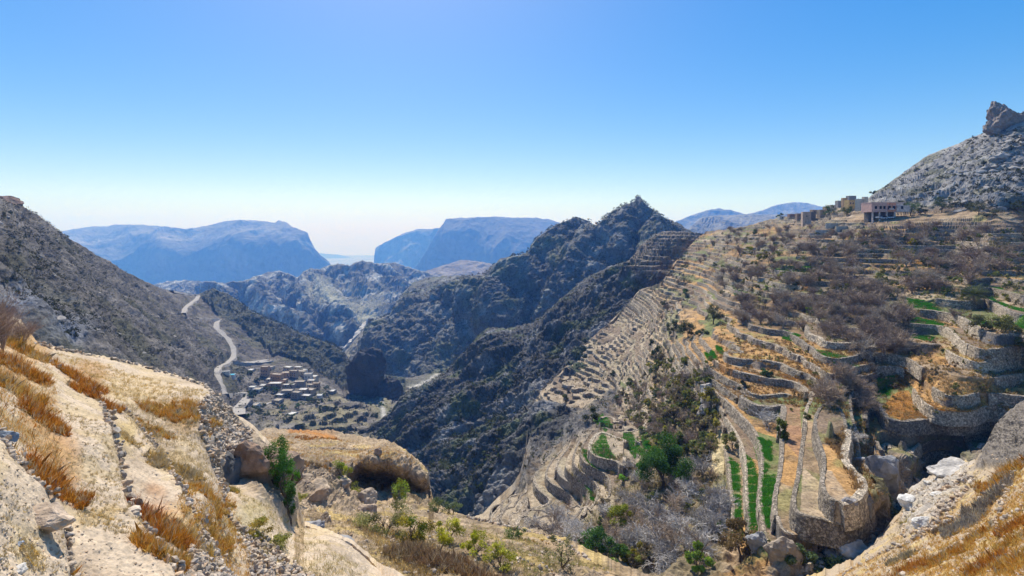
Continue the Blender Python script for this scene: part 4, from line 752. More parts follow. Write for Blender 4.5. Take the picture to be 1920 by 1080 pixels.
big = [(1440, 790, 7, 'spreading pale grey bare tree in front of the dark retaining wall'), (1180, 870, 4.5, 'low pale bare tree beside the small green plots'), (1030, 1000, 6.5, 'pale grey bare tree at the foot of the lower left terraces'), (1075, 1010, 6, 'second pale bare tree below the lower left terraces, right of the first'), (1000, 985, 4.5, 'small grey bare tree at the left end of the lowest terraces'),
       (1210, 960, 7, 'tangled silver-grey dead tree below the big dark green tree'), (1260, 990, 6.5, 'silver-grey dead tree left of the crop strips, middle of the thicket'), (1215, 1040, 7, 'large silver dead tree with branches spreading over the bottom thicket'), (1290, 930, 6.5, 'brownish bare tree right of the big dark green tree'), (1320, 990, 6, 'bare brown tree close to the left-most crop strip'), (1180, 1010, 5.5, 'grey bare tree left of the large silver dead tree'),
       (1130, 965, 5, 'thin grey bare tree above the sandy slope edge'), (1250, 1072, 6, 'half hidden silver dead tree at the bottom edge'), (1340, 940, 5, 'small bare tree beside the strip wall'), (1340, 800, 3.5, 'thin bare tree at the head of the stepped sandy plot'), (1790, 600, 5.5, 'dark bare tree leaning left beside the date palm'), (1600, 830, 4.5, 'leafless tree on the slope left of the big boulder'), (1310, 1040, 4.5, 'rusty bare shrub at the bottom near the rocks')]
for k, (x, y, s_, lab) in enumerate(big):
    p = D.at(x, y); o = bpy.data.objects.new('bare_tree', pt[k % 4] if x != 1790 else bt[1]); col.objects.link(o); place(o, (p[0], p[1], p[2] - .2), k * 1.3, (s_ * .95, s_ * .95, s_ * .75)); tag(o, lab, 'tree')
# far thin orchard as one mass
bag = Bag(); tp = branches(99, 1.0, .8, 2, .03, 5, [5, 4], GB, trunk=.1); TV = np.concatenate(tp.V); r = np.random.default_rng(5)
tf = {}
for V, Fc in zip(tp.V, tp.F): tf.setdefault(Fc.shape[1], []).append(Fc)
TF = np.concatenate(tf[4]); TC = np.concatenate(tp.C)
for poly, n in [([(1330, 440), (1500, 420), (1850, 425), (1925, 430), (1925, 500), (1690, 500), (1500, 500), (1330, 520)], 150), ([(1385, 540), (1700, 540), (1710, 640), (1640, 690), (1500, 610), (1385, 600)], 90), ([(1000, 960), (1340, 880), (1360, 1060), (1050, 1040)], 70), ([(1150, 740), (1330, 680), (1340, 850), (1180, 800)], 90)]:
    for (x, y) in rnd_in(poly, n, n): p = D.at(x, y, False); s_ = r.uniform(2.6, 4.6); bag.add(rotz(TV, r.uniform(0, 6)) * [s_ * 1.2, s_ * 1.2, s_] + p, TF, TC * r.uniform(.7, 1.3))
tag(obj('brushwood', bag.mesh('brushwood', [m_bark])), 'thin leafless brush filling in between the orchard trees', 'brush', None, 'stuff')

# ------------------------------------------------------------------ leafy trees: trunk + crown
def leafy(name, label, cat, p, w_, h_, c, seed, n=1600, leaf=.22, c2=None, trunk=True, group=None, clumps=16, zoff=None):
    c = tuple(1.35 * v + .01 for v in c); c2 = c2 and tuple(1.3 * v for v in c2)
    root = bpy.data.objects.new(name, None); col.objects.link(root); root.location = (p[0], p[1], p[2] - .1); root.empty_display_size = .2
    cr = h_ * .52; V, Fc, cc = leaves(n, (w_ * .55, w_ * .55, cr), leaf, c, seed, clumps, .3, .4, c2); V[:, 2] += h_ * (.52 if trunk else .42)
    obj('crown', mk('crown', [(V, Fc, cc)], [m_leaf]), root)
    b = branches(seed, h_ * .95, .7, 1, .035 * h_, 4, [4], (.13, .10, .075), trunk=.2 if trunk else .05); obj('trunk', b.mesh('trunk', [m_bark]), root)
    return tag(root, label, cat, group)
DGc, OLc, YGc, GRc = (.04, .08, .018), (.12, .125, .04), (.22, .24, .03), (.05, .11, .015)
for k, (x, y, w_, h_, c, c2, lab, n) in enumerate([
    (1243, 915, 13, 10.5, (.035, .09, .01), (.05, .12, .012), 'big dense dark green tree in the middle of the gully', 14000), (1262, 905, 6, 5.5, (.04, .10, .01), None, 'smaller dark green tree against the right side of the big one', 3500),
    (1338, 608, 7.5, 7.5, (.06, .065, .02), (.085, .09, .03), 'rounded olive tree standing alone above the bright green plot', 3500), (1290, 632, 8, 6.5, (.04, .055, .02), None, 'dark green tree left of the lone olive tree', 3000), (1262, 628, 6, 6.5, (.04, .055, .02), OLc, 'dark tree at the left end of the pair by the rim', 2200), (1318, 632, 5, 3.5, (.05, .07, .02), None, 'low dark bush between the two trees above the green plot', 1300),
    (1230, 680, 5.5, 7, (.03, .05, .015), None, 'dark upright tree on the rim left of the gully', 2200), (1222, 650, 4, 4, (.05, .07, .02), None, 'smaller dark bush above the upright rim tree', 1000), (1245, 575, 5.5, 4, (.05, .06, .025), None, 'dark bush on the bare terraces near the rim', 1200), (1285, 553, 5, 4, (.06, .10, .02), None, 'bright green bush beside the orange scree', 1000),
    (1843, 618, 4.8, 4.2, (.10, .10, .03), (.13, .12, .03), 'olive green tree right of the leaning bare tree', 2600), (1885, 622, 6.5, 4, (.17, .16, .04), (.13, .13, .04), 'wide yellow-olive tree at the right edge terraces', 3200), (1912, 650, 4, 3, (.09, .10, .02), (.14, .12, .02), 'dark olive bush at the right frame edge', 1600),
    (1555, 405, 8, 7, DGc, None, 'dark round tree left of the yellow houses', 2200), (1588, 408, 9.5, 7, (.035, .06, .02), None, 'dark green tree in front of the yellow house', 2400), (1463, 410, 6, 4.5, (.03, .06, .02), None, 'small dark tree by the white hut at the left end of the village', 1000), (1706, 405, 11, 8.5, DGc, None, 'dark tree right of the pink building', 2600), (1766, 398, 12, 8, (.04, .06, .015), None, 'broad dark green tree on the slope right of the village', 2800), (1735, 402, 8, 5, (.045, .055, .025), None, 'dark bush between the two broad trees', 1300),
    (1835, 402, 11, 6.5, (.06, .065, .03), None, 'wide grey-green tree below the rocky hill', 2400), (1860, 408, 8, 5, (.05, .055, .03), None, 'grey-green bush right of the wide tree', 1400), (1908, 398, 9, 6, (.05, .06, .02), None, 'dark tree at the right edge below the rocky hill', 1800), (1690, 388, 7, 4, (.07, .075, .03), None, 'olive bush above the pink building roof', 1000), (1608, 372, 5, 4, (.03, .045, .02), None, 'dark bush on the skyline above the yellow house', 900), (1632, 362, 6, 4, (.03, .045, .02), None, 'dark bush on the skyline where the hill begins', 900),
    (1712, 460, 4.2, 3.4, (.30, .25, .01), (.36, .28, .01), 'bright yellow rounded bush by the dark rocks', 1600), (1375, 842, 4.5, 4, (.17, .17, .05), None, 'dry olive bush at the head of the left crop strip', 1800), (1465, 830, 3, 5, (.07, .11, .015), (.10, .12, .02), 'narrow green shrub between the strips and the brown plots', 1600), (1165, 985, 6, 4.5, (.17, .19, .015), (.22, .22, .02), 'yellow-green bush above the footpath in the gully', 2400), (1167, 905, 2.6, 2.2, (.16, .32, .02), None, 'vivid light green bush beside the little terraces', 900),
    (1130, 1050, 6, 4.5, (.04, .10, .012), None, 'dark green shrub mass at the bottom of the thicket', 2400), (1105, 1040, 4, 3, (.05, .12, .015), None, 'green shrub left of the bottom thicket', 1300), (1160, 1062, 5, 4, (.05, .11, .015), (.12, .18, .02), 'green shrub at the foot of the silver dead trees', 1800), (1310, 1070, 4, 3.6, (.15, .22, .02), None, 'light green shrub at the bottom left of the crop strips', 1500), (1350, 1000, 2.6, 2.4, (.12, .22, .02), None, 'small bright green bush against the left crop strip', 800),
    (1085, 930, .1, .1, YGc, None, '', 0), (1388, 1052, 6.5, 5.5, (.13, .085, .03), (.18, .12, .05), 'dry brown shrub below the crop strips', 3600), (1658, 975, 4.2, 4, (.11, .13, .04), (.17, .17, .07), 'round grey-green bush below the big grey boulder', 3000), (1495, 1075, 5, 3.4, (.06, .09, .03), (.10, .13, .03), 'green shrub among the stones at the bottom', 2000), (1560, 1080, 5.5, 3, (.11, .14, .04), (.07, .10, .03), 'grey-green shrub patch at the bottom right of the gully', 2200),
    (1285, 745, 4, 3.6, (.12, .14, .02), None, 'yellow-green bush in the gully under the terraces', 1000), (1268, 780, 4, 4, (.10, .13, .02), (.25, .24, .02), 'yellow-flecked bush in the middle of the gully', 1100), (1235, 745, 4.5, 3.5, (.06, .08, .02), None, 'dark green bush in the upper gully', 1100), (1252, 820, 3.6, 3.4, (.24, .22, .02), None, 'yellow bush above the big dark green tree', 900), (1200, 770, 3.6, 3, (.08, .10, .03), None, 'olive bush at the left edge of the gully', 900), (1110, 790, 6.5, 5, (.05, .06, .02), None, 'dark olive bush under the rock crest', 1600), (1150, 705, 4, 3, (.05, .06, .02), None, 'dark bush beside the tiny green plot on the spur', 900),
    (1060, 752, 4, 4, (.08, .09, .03), None, 'small olive tree on the rubble terraces', 900), (1520, 590, 3.6, 3, (.16, .2, .02), None, 'yellow-green bush on the terrace wall above the green band', 900), (1440, 545, 3.4, 3, (.2, .25, .02), None, 'lime green bush at mid slope', 800), (1560, 475, 3.4, 3, (.2, .26, .02), None, 'lime green bush on the upper slope', 700), (1405, 470, 6, 3.2, (.2, .2, .02), None, 'wide yellow-green bush on the upper left terraces', 1100), (1330, 700, 4, 2.8, (.05, .08, .02), None, 'dark bush against the dark wall under the stepped plots', 900), (1389, 728, 3, 2.6, (.03, .04, .015), None, 'very dark round bush in the corner of the lowest stepped plot', 900), (1440, 705, 4, 2.4, (.05, .09, .03), None, 'low green bush with a bare branch on the walled plot', 900)]):
    if n: leafy('leafy_tree' if h_ > 4 else 'bush', lab, 'tree' if h_ > 4 else 'bush', D.at(x, y), w_, h_, c, 500 + k, int(n * 1.3), .30 if n > 2000 else .36, c2, h_ > 5, None, 18 if n > 2000 else 10)
for k, (x, y, w_, h_, c, c2, lab, n) in enumerate([
    (640, 900, 3.2, 3.6, (.16, .22, .02), (.24, .26, .02), 'yellow-green bush at the left mouth of the rock shelter', 1800), (660, 930, 3.5, 2.2, (.24, .26, .03), None, 'low yellow bush in front of the rock shelter', 1300), (743, 945, 3.4, 4.4, (.18, .24, .02), (.26, .28, .02), 'upright yellow-green bush in front of the cave shadow', 2000), (703, 900, 1.6, 3, (.06, .14, .02), None, 'small green plant hanging on the cave roof', 500),
    (725, 1005, 5.5, 4, (.19, .19, .06), (.15, .15, .05), 'large grey-green bush on the sandy slope', 4000), (778, 1020, 4.2, 3.6, (.24, .20, .015), (.12, .16, .015), 'yellow bush right of the large grey-green bush', 2600), (840, 1020, 3.4, 3.0, (.32, .31, .015), None, 'bright yellow bush in the row on the slope, middle one', 2200), (893, 1040, 2.8, 2.4, (.30, .30, .015), None, 'bright yellow bush further down the row', 1600), (938, 1062, 3.0, 2.2, (.30, .29, .03), None, 'bright yellow bush at the lower end of the row', 1600), (820, 965, 4, 3, (.10, .13, .04), None, 'dull green bush at the right end of the overhang', 1400), (850, 962, 3.4, 2.4, (.09, .12, .04), None, 'dull green low bush beyond the overhang', 1000), (560, 945, 2.4, 1.8, (.25, .24, .05), None, 'small dry yellow bush beside the climbing shrub', 900), (960, 1010, 3.6, 1.8, (.09, .13, .03), None, 'flat green bush on the edge of the sandy bank', 1000), (1050, 1075, 3.2, 4.2, (.14, .14, .05), None, 'thin greyish bush at the bottom of the sandy bank', 900)]):
    leafy('bush', lab, 'bush', B.at(x, y), w_, h_, c, 600 + k, n, .17, c2, False, None, 12)
for k, (x, y, w_, h_, c, c2, lab, n) in enumerate([
    (512, 905, 2.4, 3.8, (.045, .13, .012), (.07, .17, .015), 'bright green climbing shrub over the rock edge, upper part', 4200), (532, 935, 2.2, 4.0, (.04, .12, .012), (.06, .16, .015), 'bright green climbing shrub hanging down the rock edge, lower part', 4200), (545, 975, 1.3, 3.2, (.035, .09, .012), None, 'dark green tip of foliage at the foot of the rock edge', 1800), (480, 985, 1.9, 1.0, (.26, .25, .04), (.3, .22, .05), 'low yellow-green bush on the slope below the shrub', 1500), (520, 1010, 1.5, .8, (.24, .24, .05), None, 'small yellow-green bush below the rock edge', 900)]):
    leafy('climbing_shrub' if k < 3 else 'bush', lab, 'shrub', A.at(x, y), w_, h_, c, 640 + k, n, .10, c2, False, None, 14)
for k, (x, y, s_, c, lab) in enumerate([(462, 790, 6, DGc, ''), (560, 765, 7, (.03, .07, .015), ''), (585, 755, 8, (.025, .05, .015), ''), (530, 770, 7, (.04, .09, .015), ''), (545, 785, 6, (.05, .09, .02), ''), (470, 745, 6, (.04, .06, .02), ''), (515, 735, 7, (.035, .07, .02), ''), (600, 780, 5, (.05, .07, .02), ''), (450, 715, 6, (.05, .06, .02), ''), (630, 770, 6, (.03, .05, .02), ''), (690, 770, 7, (.04, .07, .02), ''), (715, 765, 6, (.05, .09, .02), ''), (740, 790, 5, (.07, .11, .02), ''), (700, 785, 6, (.03, .05, .015), ''), (610, 735, 6, (.05, .07, .02), ''), (480, 715, 5, (.05, .06, .02), ''), (500, 785, 6, (.05, .07, .02), ''), (735, 745, 6, (.05, .08, .02), ''), (775, 755, 6, (.09, .12, .03), ''), (640, 800, 5, (.08, .09, .03), ''), (440, 800, 5, (.05, .07, .02), ''), (480, 770, 5, (.05, .08, .02), '')] + [(x, y, 4.5, [(.05, .08, .02), (.07, .08, .03), (.04, .06, .02)][k % 3], '') for k, (x, y) in enumerate(rnd_in([(455, 700), (500, 700), (620, 740), (640, 790), (560, 800), (455, 780)], 46, 77))]):
    leafy('leafy_tree', ['round dark green tree', 'low olive tree', 'bushy mid-green tree'][k % 3] + ' ' + ('left of the valley village by the road' if x < 475 else 'among the valley houses' if y < 750 and x < 605 else 'in front of the valley village' if x < 605 else 'right of the valley village'), 'tree', HL.at(x, y), s_ * 1.5, s_, c, 700 + k, 500, .9, None, False, 'trees around the valley village', 9)
r = np.random.default_rng(8)
vb = []
for k in range(4):
    V, Fc, c = leaves(420, (1, 1, .8), .24, [(.20, .21, .05), (.12, .14, .04), (.20, .16, .09), (.30, .25, .04)][k], 800 + k, 8); V[:, 2] += .6; vb.append(mk('bush', [(V, Fc, c)], [m_leaf]))
scatter(vb, rnd_in([(1150, 745), (1240, 670), (1330, 690), (1345, 800), (1330, 870), (1230, 840), (1180, 800)], 90, 31), D, 'mixed green and brown bush', 'bush', 'bushes in the gully thicket', (1.4, 3.6), 'bush', 31, .1)
scatter(vb, rnd_in([(1000, 970), (1150, 950), (1340, 900), (1360, 1070), (1100, 1060)], 40, 32), D, 'olive brown bush in the bottom thicket', 'bush', 'bushes under the dead trees', (.8, 2.0), 'bush', 32, .1)
scatter(vb, rnd_in([(1330, 440), (1925, 430), (1925, 560), (1700, 560), (1350, 560)], 50, 33), D, 'yellowish green bush', 'bush', 'bushes on the upper terraces', (1.2, 3.0), 'bush', 33, .1)
scatter(vb, rnd_in([(1350, 620), (1900, 640), (1900, 760), (1500, 850), (1360, 760)], 30, 34), D, 'wall-foot bush', 'bush', 'bushes along the lower terrace walls', (.5, 1.2), 'bush', 34, .1)

# date palms
def palm(p, h_, fr, n, label, seed):
    root = bpy.data.objects.new('date_palm', None); col.objects.link(root); root.location = (p[0], p[1], p[2]); r = np.random.default_rng(seed)
    V = []; b = Bag(); k = 10; rings = 8
    for i in range(rings):
        V0, F0 = prism(np.array([0, 0, -0.3 + h_ * i / rings]), np.array([0, 0, -0.3 + h_ * (i + 1) / rings]), .30, .36, 8); b.add(V0, F0, (.14, .10, .07))
    obj('trunk', b.mesh('trunk', [m_bark]), root)
    b = Bag()
    for i in range(n):
        a = r.uniform(0, 6.283); el = r.uniform(-.35, 1.25); d = np.array([math.cos(a) * math.cos(el), math.sin(a) * math.cos(el), math.sin(el)]); pnt = np.array([0, 0, h_]); L_ = fr * r.uniform(.8, 1.1); seg = 7; c = np.array([(.10, .12, .035), (.14, .15, .05), (.25, .19, .09)][0 if el > .4 else (1 if el > -.05 else 2)]) * r.uniform(.8, 1.2)
        for j in range(seg):
            q = pnt + d * L_ / seg; V0, F0 = prism(pnt, q, .03, .025, 3); b.add(V0, F0, c)
            sd = np.cross(d, [0, 0, 1]); sd /= np.linalg.norm(sd) + 1e-9; ll = fr * .16 * math.sin(math.pi * (j + 1) / (seg + 1)) + .1
            for t_ in (.0, .33, .66):
                for sg in (-1, 1):
                    o_ = pnt + (q - pnt) * t_; tip = o_ + sd * sg * ll + d * ll * .7 - np.array([0, 0, ll * .25]); w2 = d * .035; b.add(np.array([o_ - w2, o_ + w2, tip]), np.array([[0, 1, 2]]), c)
            pnt = q; d = d + np.array([0, 0, -.16]); d /= np.linalg.norm(d)
    obj('fronds', b.mesh('fronds', [m_leaf]), root); return tag(root, label, 'palm tree')
p = D.at(1826, 566); palm(p, 2.2, 5.0, 90, 'date palm with arching fronds on the right-hand terraces', 3)
p = D.at(1283, 530); palm(p, 2, 3.5, 30, 'small pale palm on the rim terraces', 4)
p = GORGE.at(842, 905); palm(p, 4, 4, 40, 'small palm at the bottom of the gorge', 5)

# ------------------------------------------------------------------ boulders of note
for k, (sh, x, y, rad, c, lab, dz) in enumerate([
    (D, 1652, 898, (3.2, 2.8, 3.3), (.26, .25, .24), 'big grey cracked boulder wedged beside the dark ravine', 1.6), (D, 1590, 948, (1.0, .9, .7), (.28, .26, .25), 'grey boulder on the rim of the curved sandy plot', .3), (D, 1620, 955, (1.2, 1.2, 1.6), (.2, .19, .18), 'dark boulder at the end of the curved wall', .4), (D, 1328, 745, (2.6, 2.4, 3.2), (.40, .36, .31), 'pale broken rock tower at the foot of the stepped plots', 1.0), (D, 1320, 775, (2.2, 2, 2.2), (.36, .32, .28), 'pale rock under the broken rock tower', .4),
    (CS, 1783, 890, (2.3, 1.8, 1.3), (.50, .46, .41), 'light grey slab-like boulder below the shadowed wall', .3), (CS, 1745, 912, (.8, .7, .6), (.6, .56, .5), 'small white boulder at the top of the stony slope', .1), (CS, 1712, 955, (1.4, 1, .9), (.58, .55, .5), 'white rock on the left edge of the stony slope', .2), (CS, 1735, 985, (.9, .8, .6), (.6, .57, .52), 'smaller white rock under the first white rock', .1), (CS, 1765, 935, (1, .9, .5), (.52, .48, .42), 'pale flat rock in the middle of the stony slope', .1),
    (A, 428, 890, (1.25, 1.1, 1.35), (.13, .125, .12), 'dark angular boulder below the rubble heap', .3), (A, 470, 880, (1.6, 1.6, 1.6), (.33, .22, .15), 'reddish-brown rock mass right of the dark boulder', .2), (A, 510, 890, (1.9, 1.6, 1.9), (.34, .235, .165), 'brown rock face beneath the green climbing shrub', -.2), (A, 75, 978, (.42, .5, .26), (.46, .35, .25), 'crumbling earthy rock beside the bottom left path', .02), (A, 6, 822, (.38, .3, .2), (.22, .25, .28), 'blue-grey rock at the left frame edge', .04), (A, 44, 1018, (.09, .11, .07), (.33, .36, .40), 'fist-sized grey stone lying on the path', .02), (A, 38, 1072, (.16, .1, .07), (.6, .55, .48), 'pale stone at the bottom left corner', .02), (A, 205, 1070, (.3, .3, .2), (.55, .48, .38), 'pale stone mound near the bottom', .05),
    (B, 575, 1000, (1.6, 1.3, 1.1), (.27, .26, .26), 'rounded grey boulder on the lower slope', .1), (B, 615, 1045, (2.6, 1.8, 1.1), (.28, .27, .26), 'long grey rock slab at the bottom of the slope', -.1), (B, 560, 905, (1.9, 1.2, .8), (.42, .32, .22), 'sandy boulder above the slope, left one', .2), (B, 600, 915, (1.5, 1.5, .7), (.42, .32, .22), 'sandy boulder above the slope, middle one', .2), (B, 640, 912, (2.1, 1.2, .9), (.42, .32, .22), 'sandy boulder above the slope, right one', .2), (B, 597, 930, (1.1, .9, .8), (.38, .28, .19), 'small sandy boulder below the three large ones', .1), (B, 680, 940, (2.0, 1.6, 1.3), (.40, .31, .22), 'jutting sandy rock below the cave', .1), (B, 688, 960, (1.5, 1.2, 1.1), (.36, .27, .19), 'sandy rock under the jutting one', 0), (B, 707, 857, (.7, .6, 1.1), (.33, .24, .17), 'upright knob of rock on top of the overhang', .3),
    (B, 610, 985, (.9, .8, 1.1), (.25, .2, .15), 'dark rubble knob on the slope', .2), (D, 1470, 1045, (1.9, 1.7, 2.2), (.30, .24, .18), 'brown rock at the foot of the curved wall', .2), (D, 1425, 1025, (1.7, 1.6, 1.9), (.27, .26, .25), 'dark grey rock below the crop strips', .3), (D, 1545, 1040, (1.3, 1.1, 1.3), (.34, .32, .30), 'grey stone in the stream bed', .2), (D, 1600, 1045, (1.6, 1.3, 1.0), (.45, .41, .36), 'pale boulder in the stream bed', .2), (D, 1625, 1030, (1.4, 1.2, .9), (.48, .43, .37), 'cream boulder in the stream bed, next to the pale one', .2), (D, 1575, 1060, (1.6, 1.3, 1.0), (.33, .32, .32), 'blue-grey boulder in the stream bed', .2), (D, 1690, 960, (1.4, 1.2, 1.2), (.42, .39, .36), 'grey boulder in the dark ravine', .2)]):
    p = sh.at(x, y); outcrop('boulder', lab, 'rock', (p[0], p[1], p[2] + dz), rad, 900 + k, c, 4, .28, 8, k * 1.1)

# ------------------------------------------------------------------ foreground stone walls, rubble, gravel
SC = [(.50, .39, .28), (.42, .34, .26), (.55, .45, .34), (.38, .32, .26), (.48, .34, .22)]
RV = [rock_vf(1, 70 + k, .22, 5) for k in range(8)]
def stone(bag, p, s_, r):
    V, Fc = RV[r.integers(8)]; V = (V * (s_ * r.uniform(.7, 1.3, 3) * [1, 1, .75])) @ rrot(r).T if r.uniform() < .4 else rotz(V * (s_ * r.uniform(.7, 1.3, 3) * [1.1, .9, .65]), r.uniform(0, 6))
    bag.add(V + p, Fc, np.array(SC[r.integers(5)]) * r.uniform(.65, 1.2))
def stone_wall(label, sh, line, size, rows, seed, width=.25, step=None, group=None):
    r = np.random.default_rng(seed); l = np.array(line, float); t_ = np.linspace(0, len(l) - 1, 400); xs = np.interp(t_, np.arange(len(l)), l[:, 0]); ys = np.interp(t_, np.arange(len(l)), l[:, 1])
    L_ = np.array([sh.at(a, b) for a, b in zip(xs, ys)]); 
    for _ in range(6): L_[1:-1] = (L_[:-2] + 2 * L_[1:-1] + L_[2:]) / 4
    L_, ln = resample(L_, size * 1.25); bag = Bag()
    for p in L_:
        for k in range(rows):
            q = p + np.array([r.normal() * width * .5, r.normal() * width * .5, -size * .7 * (rows - 1 - k) + size * .35 + r.normal() * size * .15]); stone(bag, q, size * r.uniform(.45, 1.0) * (1.15 if k == rows - 1 else 1), r)
    return tag(obj('stone_wall', bag.mesh('stone_wall', [m_stone])), label, 'wall', group)
stone_wall('long line of loose stones edging the middle terrace in the left foreground', A, WALL1, .17, 5, 1, .2)
stone_wall('low broken row of stones beside the orange weeds', A, WALL2, .15, 3, 2, .2)
stone_wall('stone edging running down beneath the rubble heap', A, WALL3, .19, 5, 3, .25)
stone_wall('crumbling stone edge of the nearest path', A, WALL0, .10, 3, 4, .12)
stone_wall('row of stones along the far edge of the foreground field', A, [(70, 645), (110, 655), (160, 665), (240, 680), (320, 703), (380, 722), (402, 740)], .2, 2, 5, .3)
stone_wall('loose stones edging the lower right sandy terrace', CS, [(1560, 1095), (1640, 1045), (1720, 1010), (1790, 975), (1850, 935), (1895, 895)], .28, 2, 6, .3)
stone_wall('second line of stones across the bottom right terrace', CS, [(1690, 1090), (1760, 1045), (1830, 1000), (1880, 990), (1925, 950)], .2, 2, 7, .25)
stone_wall('short upright stone divider on the bottom right terrace', CS, [(1868, 985), (1880, 950), (1892, 915), (1905, 880)], .25, 4, 8, .2)
stone_wall('stone line along the foot of the sandy slope', B, [(700, 990), (740, 1020), (780, 1050), (820, 1078)], .25, 2, 9, .3)
stone_wall('stone edge of the bank with the yellow bushes', B, [(820, 985), (880, 1010), (940, 1040), (1000, 1065), (1050, 1085)], .25, 2, 10, .3)
stone_wall('straight stone edge on top of the sandy mound', B, [(580, 840), (640, 842), (700, 846), (750, 852)], .2, 1, 11, .3)
stone_wall('rough stone edge of the sandy bank at the bottom', B, [(880, 972), (950, 988), (1010, 1002), (1060, 1024), (1110, 1052)], .3, 2, 12, .3)
def rubble(label, sh, poly, n, size, seed, name='rubble_heap', piled=.25):
    r = np.random.default_rng(seed); bag = Bag()
    for (x, y) in rnd_in(poly, n, seed): p = sh.at(x, y) + [0, 0, r.uniform(0, piled)]; stone(bag, p, size * r.uniform(.5, 1.3), r)
    return tag(obj(name, bag.mesh(name, [m_stone])), label, 'rubble', None, 'stuff' if piled != .251 else None)
rubble('tall heap of rubble stones at the edge of the foreground field', A, [(372, 762), (398, 738), (422, 752), (440, 785), (470, 812), (475, 850), (440, 865), (400, 862), (378, 815)], 1500, .24, 13, piled=.251)
rubble('heap of loose stones at the bottom of the frame', A, [(372, 990), (395, 1000), (440, 1090), (330, 1090), (345, 1040)], 800, .13, 14)
rubble('stony rubble strip on the slope below the shrub', A, [(440, 960), (500, 990), (560, 1060), (590, 1090), (500, 1090)], 500, .14, 15)
rubble('stones tumbled into the ravine bottom', D, [(1500, 1030), (1640, 1000), (1690, 930), (1720, 900), (1730, 960), (1640, 1070), (1500, 1090)], 700, .55, 16, piled=.5)
rubble('broken stones on the upper part of the stony slope', CS, [(1700, 930), (1800, 880), (1830, 900), (1760, 990), (1690, 1010)], 400, .28, 17)
def gravel(name, label, sh, poly, n, size, seed):
    r = np.random.default_rng(seed); bag = Bag()
    for (x, y) in rnd_in(poly, n, seed):
        p = sh.at(x, y, False); V, Fc = RV[r.integers(8)]; bag.add(rotz(V * (size * r.uniform(.3, 1.2, 1) ** 1.5 * [1, .9, .6]), r.uniform(0, 6)) + p, Fc, np.array(SC[r.integers(5)]) * r.uniform(.6, 1.2))
    return tag(obj(name, bag.mesh(name, [m_stone])), label, 'gravel', None, 'stuff')
gravel('gravel', 'loose gravel over the near ground', A, [(-10, 600), (70, 640), (400, 735), (480, 980), (600, 1090), (-10, 1090)], 2600, .04, 18)
gravel('scattered_stones', 'small stones strewn over the sandy slope and mound', B, [(490, 815), (740, 840), (800, 885), (830, 960), (1150, 1080), (560, 1090), (560, 900)], 1800, .2, 19)
gravel('slope_stones', 'small stones strewn over the right foreground slope', CS, [(1560, 1090), (1720, 920), (1850, 860), (1930, 860), (1930, 1090)], 2200, .13, 20)

# ------------------------------------------------------------------ dry grass and weeds
O1, O2, Y1, Y2, ST = (.56, .27, .04), (.50, .19, .03), (.60, .40, .11), (.60, .47, .25), (.45, .36, .22)
def weed(n, area, h, c, seed, c2, wd):
    r = np.random.default_rng(seed); nb = max(n // 26, 3); ang = r.uniform(0, 6.283, nb); rr_ = r.uniform(0, 1, nb) ** .6 * area; b = np.stack([np.cos(ang) * rr_, np.sin(ang) * rr_ * r.uniform(.7, 1), 0 * ang], 1)
    hs_ = h * r.uniform(.35, 1.0, nb) * (1 - .45 * (rr_ / area) ** 2); k = np.repeat(np.arange(nb), 26); nn = len(k); p = b[k] + r.normal(size=(nn, 3)) * [.03, .03, 0]
    hh = hs_[k] * r.uniform(.4, 1.1, nn); d = r.normal(size=(nn, 3)) * .42; d[:, 2] = 1; d /= np.linalg.norm(d, axis=1, keepdims=True); m_ = p + d * hh[:, None] * .55; d2 = d + r.normal(size=(nn, 3)) * .45; tip = m_ + d2 * hh[:, None] * .5
    s_ = np.cross(d, r.normal(size=(nn, 3))); s_ /= np.linalg.norm(s_, axis=1, keepdims=True); w_ = wd * r.uniform(.5, 1.5, (nn, 1))
    V = np.stack([p - s_ * w_, p + s_ * w_, m_ + s_ * w_, tip, m_ - s_ * w_], 1).reshape(-1, 3); i = np.arange(nn) * 5; Fq = np.stack([i, i + 1, i + 2, i + 3, i + 4], 1)
    base_ = np.array(c)[None] * np.ones((nb, 3)); 
    if c2 is not None: base_ = np.where((r.uniform(size=nb) < .4)[:, None], np.array(c2)[None], base_)
    base_ = np.where((r.uniform(size=nb) < .14)[:, None], np.array([.5, .42, .28])[None], base_)
    return V, Fq, np.repeat(base_[k] * r.uniform(.55, 1.35, (nn, 1)), 5, 0)
def clump(sh, x, y, area, h_, n, c, c2, lab, seed, wd=.012, lean=.35, name='weed_clump', cat='weeds'):
    h_ *= .5 if sh is A else .62; V, Fc, cc = weed(int(n * 2.3), area * 1.15, h_ * 1.8, c, seed, c2, wd * (.55 if sh is A else .75)); p = sh.at(x, y)
    # follow the slope under the clump
    q = V.reshape(-1, 5, 3); bx = q[:, 0, :2] + p[:2]; u_ = bx[:, 0] / (p[1] + q[:, 0, 1]) * F + 960
    dz = []
    for (bx_, by_) in bx:
        yy = max(by_, 2.); u1 = bx_ / yy * F + 960; j = int(np.clip((u1 - sh.x[0]) / (sh.x[1] - sh.x[0]), 0, len(sh.x) - 1)); colY = sh.P[:, j, 1]; i = int(np.argmin(np.abs(colY - yy))); dz.append(sh.P[i, j, 2] - p[2])
    q[:, :, 2] += np.clip(np.array(dz), -area * .8, area * .8)[:, None]; return tag(obj(name, mk(name, [(q.reshape(-1, 3), Fc, cc)], [m_straw]), None, p), lab, cat)
